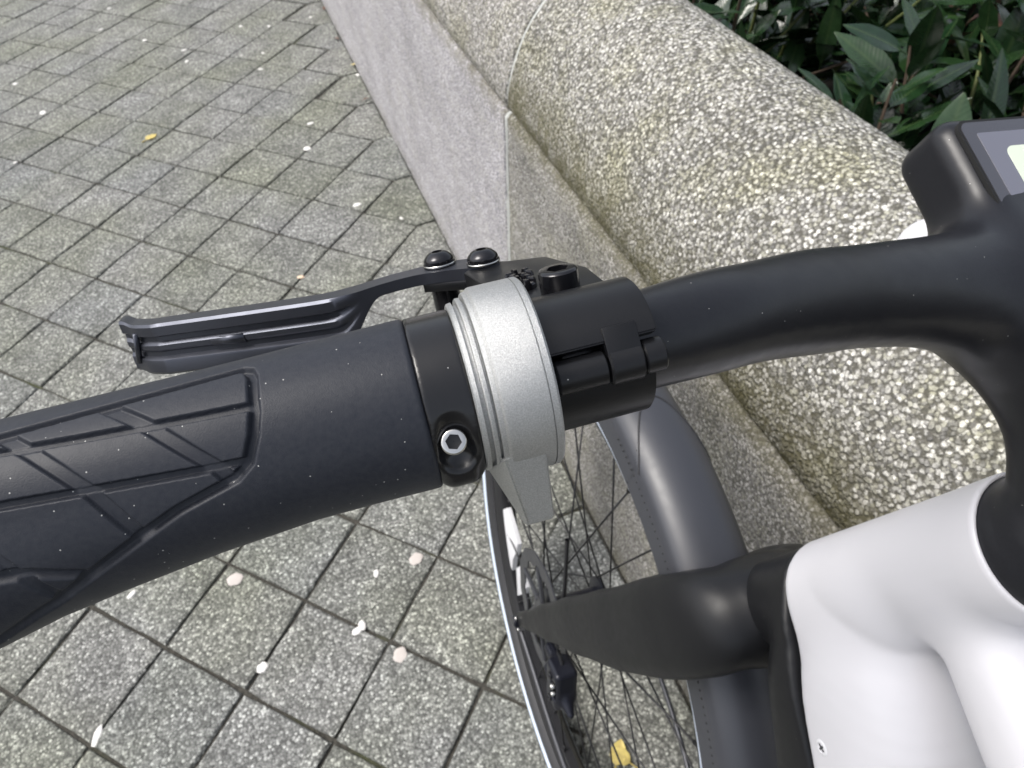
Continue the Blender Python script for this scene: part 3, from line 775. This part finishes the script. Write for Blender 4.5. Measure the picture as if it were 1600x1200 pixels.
hs_ = [CC + e1 * .026, CC + e1 * .06 + e2 * .01 + BE * .004, CC + e1 * .11 + e2 * .002, CC + e1 * .2 + e2 * -.004]
mesh_obj('brake_hose', *curve_tube(catmull(hs_, [1] * 4, 6)[0], .0023, .0023, 8), 'rim', cal)

# ---------------- mudguard
fen = bpy.data.objects.new('front_mudguard', None); col.objects.link(fen); fen.parent = bike
def fender_mesh(th0, th1, dr, front_cut=None):
    sec = []
    for k in range(15):                                 # arched crown
        a_ = math.radians(-70 + 140 * k / 14); sec.append((.0305 * math.sin(a_) / math.sin(math.radians(70)) * 1.0, .0145 * (math.cos(a_) - math.cos(math.radians(70))) / (1 - math.cos(math.radians(70)))))
    sec = [(-.0318, -.0295), (-.0312, -.009)] + [(x, y - .002) for x, y in sec] + [(.0312, -.009), (.0318, -.0295)]
    n = int((th1 - th0) / 1.2); V, F = [], []
    inner = [(x * .955, y - .0012) for x, y in sec][::-1]; full = sec + inner; m_ = len(full)
    for i in range(n + 1):
        for (bb, r_) in full:
            t_ = th0 + (th1 - th0) * i / n
            if front_cut: t_ = min(t_, th1 - front_cut * (bb / .031) ** 2 * (1 if i else 1) * (i / n) ** 2)
            t_ = math.radians(t_); R_ = .372 + r_ + dr
            V.append(AC + R_ * np.array([math.sin(t_), 0, math.cos(t_)]) + BE * bb * (1 + dr * 12))
    for i in range(n):
        for k in range(m_): F.append((i * m_ + k, i * m_ + (k + 1) % m_, (i + 1) * m_ + (k + 1) % m_, (i + 1) * m_ + k))
    F.append(tuple(range(m_))[::-1]); F.append(tuple(range(n * m_, (n + 1) * m_))); return V, F
mesh_obj('mudguard_shell', *fender_mesh(-118, -1, .0014, 9.0), 'fender', fen, autosmooth=38)
mesh_obj('mudguard_nose', *fender_mesh(-14, 36, -.0014), 'fender', fen, autosmooth=38)
sm_ = []
for k in range(25):
    bb = -.0312 + .0624 * k / 24; t_ = math.radians(-1 - 9.0 * (bb / .031) ** 2); a_ = math.asin(max(-1, min(1, bb / .0305 * math.sin(math.radians(70)))))
    r_ = .0145 * (math.cos(a_) - math.cos(math.radians(70))) / (1 - math.cos(math.radians(70))) - .002
    sm_.append(AC + (.372 + r_ + .0014 + .0002) * np.array([math.sin(t_), 0, math.cos(t_)]) + BE * bb * 1.018)
mesh_obj('mudguard_seam', *curve_tube(sm_, .0007, .0007, 6), 'fender_dark', fen)
V, F = [], []
for k in range(64):
    t_ = math.radians(-62 + 58 * k / 63); c = AC + (.372 - .0105) * np.array([math.sin(t_), 0, math.cos(t_)]) + BE * .0320
    v, f = lathe([(-.0004, .0011), (.0003, .0008), (.0004, 0)], c, BE, 6); o_ = len(V); V += v; F += [tuple(i + o_ for i in q) for q in f]
tag(mesh_obj('rivet_row', V, F, 'fender_dark', fen), kind='stuff')
for px, py in ((1196, 1106), (1206, 1141)):
    c = at_b(px, py, -.012); t_ = math.atan2(c[0], c[2] - RW); d = np.array([math.sin(t_), 0, math.cos(t_)]); rr_ = .383
    c = AC + d * rr_ + BE * c[1]
    mesh_obj('mudguard_bolt', *lathe([(-.003, .0052), (.001, .0052), (.0022, .0042), (.0026, .002), (.0018, 0)], c, d, 20), 'fender', fen, autosmooth=40)
for sgn in (1, -1):
    t_ = math.radians(-100); e_ = AC + .362 * np.array([math.sin(t_), 0, math.cos(t_)]) + BE * sgn * .034
    s_ = AC + np.array([-.012, sgn * .074, -.004]); mid = (s_ + e_) / 2 + BE * sgn * .012
    mesh_obj('mudguard_stay', *curve_tube(catmull([s_, mid, e_], [1] * 3, 6)[0], .0030, .0030, 10), 'stay', fen)

# ---------------- left grip
def smooth(a, b, x):
    t_ = np.clip((x - a) / (b - a), 0, 1); return t_ * t_ * (3 - 2 * t_)
XS = np.concatenate([np.linspace(-18.0, -19.2, 7)[:-1], np.linspace(-19.2, -112, 330), np.linspace(-112.5, -138, 40)])
PH = np.concatenate([np.linspace(-125, 88, 330), np.linspace(90, 233, 60)])
XX, PP = np.meshgrid(XS, PH, indexing='ij')
rt = np.interp(XX, [-140, -101, -76, -49, -22], [16.8, 16.8, 17.0, 17.3, 17.8])
rb_ = np.interp(XX, [-140, -112, -99, -86, -66, -45, -31, -21], [33, 28.2, 25.3, 23.4, 21.0, 19.45, 19.4, 19.6])
wgt = np.clip(np.cos(np.radians(PP + 100)), 0, 1) ** 1.6
RR = rt + (rb_ - rt) * wgt
RR -= 1.3 * (1 - np.sqrt(np.clip(1 - (1 - np.clip((-18 - XX) / 1.2, 0, 1)) ** 2, 0, 1)))
SS = 18 * np.radians(PP)
def pl_dist(line, close=False):
    L = [(x, 18 * math.radians(p)) for x, p in line]; d = np.full(XX.shape, 1e9)
    for (x0, s0), (x1, s1) in zip(L[:-1], L[1:]):
        ex, es = x1 - x0, s1 - s0; h = np.clip(((XX - x0) * ex + (SS - s0) * es) / (ex * ex + es * es), 0, 1)
        d = np.minimum(d, np.hypot(XX - x0 - h * ex, SS - s0 - h * es))
    return d
bnd = [(-140, 47), (-94, 51), (-70, 55), (-50.5, 58), (-48.6, 54), (-47.8, 45), (-47.8, 35.7), (-48.0, 18.0), (-49.1, 3.0), (-51.5, -14.0), (-55.0, -22.8), (-60.4, -27.6), (-66.8, -33.4), (-78.3, -48.3), (-94.0, -68), (-108.4, -80), (-140, -92)]
# inside test: x smaller than boundary on its right side (polygon winding in x-s plane)
poly = [(x, 18 * math.radians(p)) for x, p in bnd]
ins = np.zeros(XX.shape, bool); j = len(poly) - 1
for i in range(len(poly)):
    xi, yi = poly[i]; xj, yj = poly[j]
    cnd = ((yi > SS) != (yj > SS)) & (XX < (xj - xi) * (SS - yi) / (yj - yi + 1e-12) + xi); ins ^= cnd; j = i
db = pl_dist(bnd)
gr = np.zeros(XX.shape)
def groove(line, wd, dep):
    global gr
    d = pl_dist(line); gr = np.maximum(gr, dep * (1 - smooth(wd * .5 - .25, wd * .5 + .15, d)))
groove([(-140, 47), (-94.2, 33.6), (-80.1, 29.3), (-60.0, 24.3), (-47, 21.7)], 1.8, 1.3)
groove([(-140, 10), (-95.0, -.7), (-78.6, -5.2), (-59.8, -9.9), (-50, -11.5)], 1.8, 1.3)
groove([(-140, -27), (-100.1, -40.1), (-94.9, -42.8), (-87, -52.2)], 1.9, 1.3)
groove([(-97, 52), (-94.9, 45.7), (-89.6, 28.4), (-85, 12), (-80.4, -5.9), (-75.3, -36.1), (-73, -46)], 2.9, 1.15)
groove([(-77.5, 53), (-75.7, 47.8), (-68.3, 25.8), (-63.1, 7.7), (-58.0, -9.9), (-55.3, -24)], 2.9, 1.15)
groove([(-118, 50), (-111, 18), (-104, -8), (-97, -40), (-91, -70)], 2.1, .8)
inner = np.where(ins, 1.0, 0.0)
sdist = np.where(ins, db, -db); gb = 1.3 * (1 - smooth(.6, 1.25, np.abs(sdist - .9)))       # moat just inside the panel edge
H = -np.maximum(gr * smooth(.2, .9, sdist), gb) + smooth(1.2, 2.2, sdist) * .18
RR = RR + H
n1, n2 = XX.shape
Pg = GO[None, None] + (XX / 1000)[..., None] * GX + (RR * np.cos(np.radians(PP)) / 1000)[..., None] * GT + (RR * np.sin(np.radians(PP)) / 1000)[..., None] * GF
idx = np.arange(n1 * n2).reshape(n1, n2); nx2 = np.roll(idx, -1, 1)
F = np.stack([idx[:-1], idx[1:], nx2[1:], nx2[:-1]], -1).reshape(-1, 4).tolist()
V = Pg.reshape(-1, 3).tolist()
V += [(GO + GX * -.018).tolist(), (GO + GX * -.138).tolist()]; a0, a1 = len(V) - 2, len(V) - 1
F += [[idx[0, k], nx2[0, k], a0] for k in range(n2)] + [[nx2[-1, k], idx[-1, k], a1] for k in range(n2)]
def numesh(name, V, F):
    me = bpy.data.meshes.new(name); me.from_pydata(V, [], [tuple(f) for f in F]); me.update()
    bm = bmesh.new(); bm.from_mesh(me); bmesh.ops.recalc_face_normals(bm, faces=bm.faces); bm.to_mesh(me); bm.free(); return me
grip = me_obj('handlebar_grip', numesh('handlebar_grip', V, F), 'rubber', bike)
grip['label'] = 'ergonomic rubber grip with grooved panel'

# ---------------- clamp collar of the grip
def f_col(p):
    q = (p - GO); x = q @ GX; T = q @ GT; Fv = q @ GF
    g = np.stack([x, T, Fv], 1)
    d = sd_cyl(g, (-.0182, 0, 0), (-.0084, 0, 0), .0176, .0006)
    an = math.radians(-36); dv = np.array([0, math.cos(an), math.sin(an)]); tv = np.array([0, -math.sin(an), math.cos(an)])
    bc = np.array([-.0138, 0, 0]) + dv * .0176
    boss = sd_box(g, bc - dv * .0048 - tv * .005, np.array([[1, 0, 0], dv, tv]), (.0046, .0048, .0080), .003)
    d = smin(d, boss, .003)
    pk = sd_tube(g, [bc + dv * .002 + tv * .0048, bc + dv * .001 - tv * .0035], [.0035, .0040]); d = smax(d, -pk, .0012)
    return d
gl, gh = [], []
cs_ = np.array([G(x, T, Fv) for x in (-.021, -.006) for T in (-.024, .027) for Fv in (-.027, .024)])
sdf_obj('grip_collar', f_col, cs_.min(0), cs_.max(0), .00055, 'anod', bike, 2)
an = math.radians(-38); dv = GT * math.cos(an) + GF * math.sin(an); tv = -GT * math.sin(an) + GF * math.cos(an)
ba = dv * .72 + tv * .62 + GX * -.05; ba /= np.linalg.norm(ba)
bc = GO + GX * -.0140 + dv * .0156 - tv * .0003
def socket_bolt(name, O, e, r, h, mat, parent, depth=.0016, hexr=.55, seg=36):
    hx, V, F = 6, *lathe([(-h * 1.6, r * .98), (0, r), (h * .0, r), (h - r * .12, r), (h - r * .03, r * .93), (h, r * .84), (h, r * hexr)], O, e, seg)
    e_, x_, y_ = basis(e); V = list(V); st = len(V); n = 7
    ring = []
    for zz in (h, h - depth):
        for i in range(seg):
            a_ = 2 * math.pi * i / seg; k = math.cos(math.pi / 6) / math.cos(((a_) % (math.pi / 3)) - math.pi / 6)
            V.append(np.array(O) + e_ * zz + (x_ * math.cos(a_) + y_ * math.sin(a_)) * r * hexr * k * 1.02)
    V.append(np.array(O) + e_ * (h - depth)); ctr = len(V) - 1
    for i in range(seg):
        j = (i + 1) % seg
        F.append((i * n + 6, j * n + 6, st + j, st + i)); F.append((st + i, st + j, st + seg + j, st + seg + i)); pass
    o_ = me_obj(name, numesh(name, [tuple(v) for v in V], F), mat, parent, True, 35)
    V2, F2 = lathe([(h - depth, 0.00005), (h - depth, r * hexr * .99)], O, e, 24); mesh_obj('socket_floor', V2, F2, 'rim', parent if parent is lev_or(parent) else o_)  # floor coloured black to paint in the shade inside the socket
    return o_
def lev_or(p): return p if p is not bike else None
socket_bolt('collar_bolt', bc, ba, .00262, .0030, 'steel', bike, .0020, .62)

# ---------------- silver bell ring
ring = bpy.data.objects.new('bell_ring', None); col.objects.link(ring); ring.parent = bike; ring['label'] = 'silver bead-blasted twist bell ring with thumb tab'
pr = [(-8.5, 11.5), (-8.5, 18.2), (-8.2, 18.6), (-7.35, 18.75), (-7.2, 17.9), (-6.45, 17.9), (-6.4, 19.15), (-6.1, 19.35), (-5.45, 19.35), (-5.3, 18.6), (-5.0, 18.6), (-4.85, 20.05), (-4.5, 20.25), (-3.95, 20.3), (-3.35, 20.9), (-2.9, 21.05),
      (5.75, 21.05), (5.82, 20.75), (5.98, 20.75), (6.05, 21.05), (7.3, 21.0), (7.75, 20.6), (7.8, 20.0), (7.8, 11.5)]
pr2 = []
for (x0, r0), (x1, r1) in zip(pr[:-1], pr[1:]): pr2.append((x0 / 1000, r0 / 1000))
pr2.append((pr[-1][0] / 1000, pr[-1][1] / 1000))
V, F = lathe(pr2, GO, GX, 192, x=GT, closed=True); mesh_obj('ring_body', V, F, 'alu', ring, autosmooth=25)
bm = bmesh.new()                                        # wedge: flat front face, flank running back into the flange
for x, T, Fv in ((-5.0, 13.2, -15.8), (3.7, 13.2, -15.8), (3.5, 1.6, -32.2), (-2.4, 1.6, -32.2), (3.3, -.9, -32.9), (-2.9, -.9, -32.9), (3.7, -13, -15), (-8.3, -13, -14.5), (-8.3, 3.0, -17.6), (-5.2, 11.5, -15.5)):
    bm.verts.new(tuple(G(x / 1000, T / 1000, Fv / 1000)))
bmesh.ops.convex_hull(bm, input=list(bm.verts))
bmesh.ops.dissolve_limit(bm, angle_limit=.03, verts=list(bm.verts), edges=list(bm.edges))
bmesh.ops.bevel(bm, geom=[e_ for e_ in bm.edges if e_.calc_face_angle(0) > .25], offset=.00035, segments=2, affect='EDGES')
bm_obj('thumb_tab', bm, 'alu', ring, True, 25)

# ---------------- brake lever
lev = bpy.data.objects.new('brake_lever', None); col.objects.link(lev); lev.parent = bike
# lever blade: channel section swept along x, thinning into the arm
XL = np.concatenate([np.linspace(-101.5, -90, 16), np.linspace(-88, -34, 40), np.linspace(-32, -6, 30), np.linspace(-4, 12, 14)])
mx_ = [-101.5, -99, -96, -91, -77, -57, -39, -31, -26, -20, -13, -5, 4, 12]; mv_ = [86.5, 82.6, 79.6, 76.3, 71.2, 64.2, 58.2, 56.6, 56.8, 58.4, 59.4, 58.6, 54, 49]
sec = [(.8, 11), (0, 10.2), (0, 7.4), (.4, 7.1), (1.9, 6.6), (1.9, 5.2), (1.2, 4.7), (.7, 4.2), (.7, 2.8), (1.2, 2.3), (1.9, 1.8), (1.9, .4), (.7, -.1), (.2, -.4), (0, -1.0), (0, -4.4), (.8, -5.2), (8.0, -5.2), (8.6, -4.4), (8.6, 10.2), (8.0, 11)]
V, F = [], []; ns = len(sec)
ms = np.interp(XL, mx_, mv_)
ms = np.convolve(np.pad(ms, 5, mode='edge'), np.ones(11) / 11, 'valid')
for i, x in enumerate(XL):
    k = float(1 - .80 * smooth(-37, -22, np.array(x)))     # section height factor
    flat = float(smooth(-40, -28, np.array(x)))               # the channel fades out in the arm
    wd = float(np.interp(x, [-101.5, -60, -34, -24, -12, -4, 6, 10, 12], [.92, 1.0, 1.0, .92, .95, 1.3, 1.5, 1.1, .4]))
    tipf = float(smooth(-97, -100.5, np.array(x)))
    top = 11.2 + 0.9 * float(smooth(-40, -20, np.array(x))) + 1.0 * tipf
    for (m_, n_) in sec:
        mr = m_ * (1 - flat) + (0 if m_ < 4.5 else 8.3) * flat if 0 < m_ < 4.5 or m_ >= 4.5 else m_
        nn = top - (11 - n_) * (k if n_ < 11 else 1)
        V.append(GL(x / 1000, (ms[i] + mr * wd - (wd - 1) * 2) / 1000, nn / 1000))
for i in range(len(XL) - 1):
    for k in range(ns): F.append((i * ns + k, i * ns + (k + 1) % ns, (i + 1) * ns + (k + 1) % ns, (i + 1) * ns + k))
F.append(tuple(range(ns))); F.append(tuple(range((len(XL) - 1) * ns, len(XL) * ns)))
me_obj('lever_blade', numesh('lever_blade', [tuple(v) for v in V], F), 'lever', lev, True, 32)
mesh_obj('tip_pin', *rod(GL(-.0995, .0835, -.001), GL(-.0965, .0808, .0085), .0009, 10), 'lever', lev)
mesh_obj('reach_ridge', *rod(GL(-.0735, .0722, .0034), GL(-.0635, .0684, .0034), .0017, 10), 'lever', lev)
# clamp body and pivot plate
prism('lever_body', [(.0014, .0504), (.0046, .032), (.0078, .010), (.0300, .006), (.0305, .0293), (.0246, .0485), (.0140, .0520), (.0105, .0575), (.0050, .0570)], -.0075, .0118, MLV, 'clamp', lev, .0006)
prism('pivot_plate', [(-.0100, .0600), (-.006, .0715), (.002, .0735), (.013, .0605), (.0128, .0515), (.0030, .0520)], .0062, .0088, MLV, 'clamp', lev, .0005)
mesh_obj('pivot_post', *rod(GL(-.0036, .0640, .0085), GL(-.0036, .0640, -.0105), .0042, 24), 'bolt', lev, autosmooth=40)
def dome_bolt(x, m_, n_, r, h):
    o = GL(x, m_, n_)
    V, F = lathe([(-.0004, 0), (-.0004, r * 1.06), (.0004, r * 1.06), (.0005, r * .98), (.0011, r), (.0017, r * .97), (h * .62, r * .88), (h * .86, r * .68), (h * .97, r * .50), (h, r * .42), (h, r * .33), (h - .0014, r * .30), (h - .0014, 0)], o, GN, 40)
    ob = mesh_obj('pivot_bolt', V, F, 'bolt', lev, autosmooth=30)
    V, F = lathe([(-.0003, r * .9), (-.0003, r * 1.07), (.0003, r * 1.07), (.0003, r * .9)], o, GN, 40, closed=True)
    mesh_obj('bolt_washer', V, F, 'steel', ob) if False else mesh_obj('bolt_washer', V, F, 'steel', lev)
dome_bolt(-.0036, .0643, .0127, .0045, .0036); dome_bolt(.0080, .0547, .0127, .0045, .0036)
socket_bolt('clamp_bolt', GL(.0192, .0136, .0128), GN, .0047, .0048, 'bolt', lev, .0022, .55)
def castle(x, m_, n_, r):
    O = GL(x, m_, n_); e, x_, y_ = basis(GN); V, F = [], []; seg = 48
    for i in range(seg):
        a_ = 2 * math.pi * i / seg; up_ = (i // 4) % 2; hh_ = .0026 if up_ else .0015; d = x_ * math.cos(a_) + y_ * math.sin(a_)
        for rr_, z in ((r, -.001), (r, hh_ * .7), (r * .88, hh_), (r * .5, hh_), (r * .45, .0006), (0.0001, .0006)): V.append(O + e * z + d * rr_)
    for i in range(seg):
        j = (i + 1) % seg
        for k in range(5): F.append((i * 6 + k, j * 6 + k, j * 6 + k + 1, i * 6 + k + 1))
    me_obj('adjuster_screw', numesh('adjuster_screw', [tuple(v) for v in V], F), 'bolt', lev, True, 30)
castle(.0131, .0300, .0118, .0037); castle(.0123, .0238, .0118, .0036)
# hinged clamp halves round the bar
def shell(name, r, ri, x0, x1, p0, p1, mat, bev=.0004):
    bm = bmesh.new(); n = max(6, int((p1 - p0) / 4)); rows = []
    for i in range(n + 1):
        a_ = math.radians(p0 + (p1 - p0) * i / n)
        rows.append([bm.verts.new(tuple(G(x, rr_ * math.cos(a_), rr_ * math.sin(a_)))) for x, rr_ in ((x0, r), (x1, r), (x1, ri), (x0, ri))])
    for i in range(n):
        for k in range(4): bm.faces.new((rows[i][k], rows[i][(k + 1) % 4], rows[i + 1][(k + 1) % 4], rows[i + 1][k]))
    bm.faces.new(rows[0]); bm.faces.new(rows[-1][::-1])
    bmesh.ops.recalc_face_normals(bm, faces=bm.faces)
    ed = [e_ for e_ in bm.edges if e_.calc_face_angle(0) > .6]; bmesh.ops.bevel(bm, geom=ed, offset=bev, segments=2, affect='EDGES')
    return bm_obj(name, bm, mat, lev, True, 30)
shell('clamp_cap', .0156, .0112, .0082, .0316, 7, 118, 'clamp')
shell('clamp_base', .0146, .0112, .0082, .0300, -206, -6, 'clamp')
kc = np.array([math.cos(math.radians(-13)), math.sin(math.radians(-13))]) * .0128
def kn(name, x0, x1, r):
    V, F = lathe([(0, 0), (0, r - .0004), (.0004, r), (x1 - x0 - .0004, r), (x1 - x0, r - .0004), (x1 - x0, 0)], G(x0, *kc), GX, 32); mesh_obj(name, V, F, 'clamp', lev, autosmooth=40)
kn('hinge_knuckle', .0090, .0198, .0037); kn('hinge_knuckle', .0201, .0274, .0042); kn('hinge_knuckle', .0277, .0324, .0037)
prism('hinge_leaf', [(.0201, .004), (.0274, .004), (.0274, -.004), (.0201, -.004)], .0122, .0158, fr_mat(GO, GX, GF * math.cos(.06) - GT * math.sin(.06), GT * math.cos(.06) + GF * math.sin(.06)), 'clamp', lev, .0004)

# ================================================================== LITTER
def blob(name, px, py, rx, ry, mat, label, cat, group, h=.0022, seed=0, z=.0008):
    r = wray(px, py); P = CAM_P + r * ((z - CAM_P[2]) / r[2]); rr = random.Random(seed)
    V, F = [(0, 0, h)], []; n = 14; ph = rr.uniform(0, 6); lob = rr.uniform(.05, .2)
    for k, (s_, zz) in enumerate(((.55, h * .95), (.9, h * .6), (1, 0))):
        for i in range(n):
            a_ = 2 * math.pi * i / n; q = 1 + lob * math.sin(2 * a_ + ph) + .08 * math.sin(5 * a_ + ph * 2)
            V.append((rx * s_ * q * math.cos(a_), ry * s_ * q * math.sin(a_), zz + (rr.gauss(0, .0004) if k == 1 else 0)))
    for i in range(n):
        j = (i + 1) % n; F.append((0, 1 + i, 1 + j))
        for k in range(2): F.append((1 + k * n + i, 1 + (k + 1) * n + i, 1 + (k + 1) * n + j, 1 + k * n + j))
    o = mesh_obj(name, V, F, mat); o.location = P; o.rotation_euler = (0, 0, rr.uniform(0, 6)); tag(o, label, cat, group); return o
grp = 'pale petals scattered on the paving'
PET = [(410, 1043, 7, 6), (566, 977, 6, 5), (558, 986, 6, 5), (206, 929, 6, 4), (67, 176, 10, 8), (24, 131, 7, 6), (226, 63, 7, 6), (158, 46, 6, 5), (170, 13, 6, 5), (292, 96, 6, 5), (376, 41, 6, 5), (407, 108, 7, 4), (485, 193, 8, 5), (558, 320, 8, 6), (559, 117, 6, 5), (480, 232, 9, 8), (588, 896, 5, 4), (627, 341, 4, 3), (420, 41, 6, 5), (24, 254, 5, 4), (485, 27, 5, 4), (411, 83, 4, 4), (270, 33, 5, 4), (288, 78, 8, 4)]
for i, (x, y, a_, b_) in enumerate(PET): blob('petal', x, y, a_ * .00145, b_ * .00145, 'petal', {0: 'roundish bright white petal on a paving joint below the grip', 1: 'upper of two white petals lying together on a paving joint', 2: 'lower of two white petals lying together on a paving joint', 3: 'white petal lying close under the edge of the rubber grip', 14: 'white petal at the foot of the planter wall beside the orange yellow leaf'}.get(i, 'small whitish petal lying flat on the grey paving'), 'petal', grp, seed=i)
blob('petal', 152, 1150, .0165, .0068, 'petal', 'long narrow white petal lying across a paving joint', 'petal', grp, seed=91).rotation_euler = (0, 0, 1.15)
for i, (x, y, a_) in enumerate(((367, 905, 11), (625, 1023, 10), (650, 873, 10))): blob('petal', x, y, a_ * .0013, a_ * .0012, 'petal_old', 'dull pinkish faded petal trodden flat on the paving', 'petal', 'trodden petals on the paving', .001, 30 + i)
blob('petal', 470, 433, .009, .006, 'petal_peach', 'peach coloured petal beside a paving joint near the brake lever', 'petal', None, seed=51)
YM = leaf_mesh('yellow_leaf', .030, .020, .1, .25, 'leaf_yellow', 5)
def yleaf(px, py, yaw, s_, label, z=.004, pitch=0.0):
    r = wray(px, py); P = CAM_P + r * ((z - CAM_P[2]) / r[2]); o = bpy.data.objects.new('fallen_leaf', YM); col.objects.link(o)
    o.location = P; o.rotation_euler = (random.gauss(0, .1), pitch, yaw); o.scale = (s_,) * 3; tag(o, label, 'leaf', None); return o
yleaf(228, 218, .7, 1.5, 'single yellow leaf lying alone on the open paving')
yleaf(551, 100, -1.2, 1.15, 'orange yellow leaf caught against the foot of the planter wall', .006, -.4)
yleaf(962, 1196, .9, 1.25, 'yellow leaf lying on paving under the front wheel, left of the pair', .005, -.2)
yleaf(985, 1192, 2.2, 1.1, 'yellow leaf lying on paving under the front wheel, right of the pair', .006, -.3)
bpy.context.view_layer.update()
for i, (px, py, sc_) in enumerate(((507, 14, .5), (531, 60, .45), (579, 152, .4))):
    r = wray(px, py); P = CAM_P + r * ((.008 - CAM_P[2]) / r[2]); o = bpy.data.objects.new('fallen_leaf', DM); col.objects.link(o)
    o.location = (min(P[0], .300), P[1], .006); o.rotation_euler = (.2, -.2, 1.2 + i); o.scale = (sc_,) * 3
    tag(o, 'shrivelled brown leaf lying at the foot of the planter wall', 'leaf', 'brown leaves along the wall foot')
bpy.context.view_layer.update()
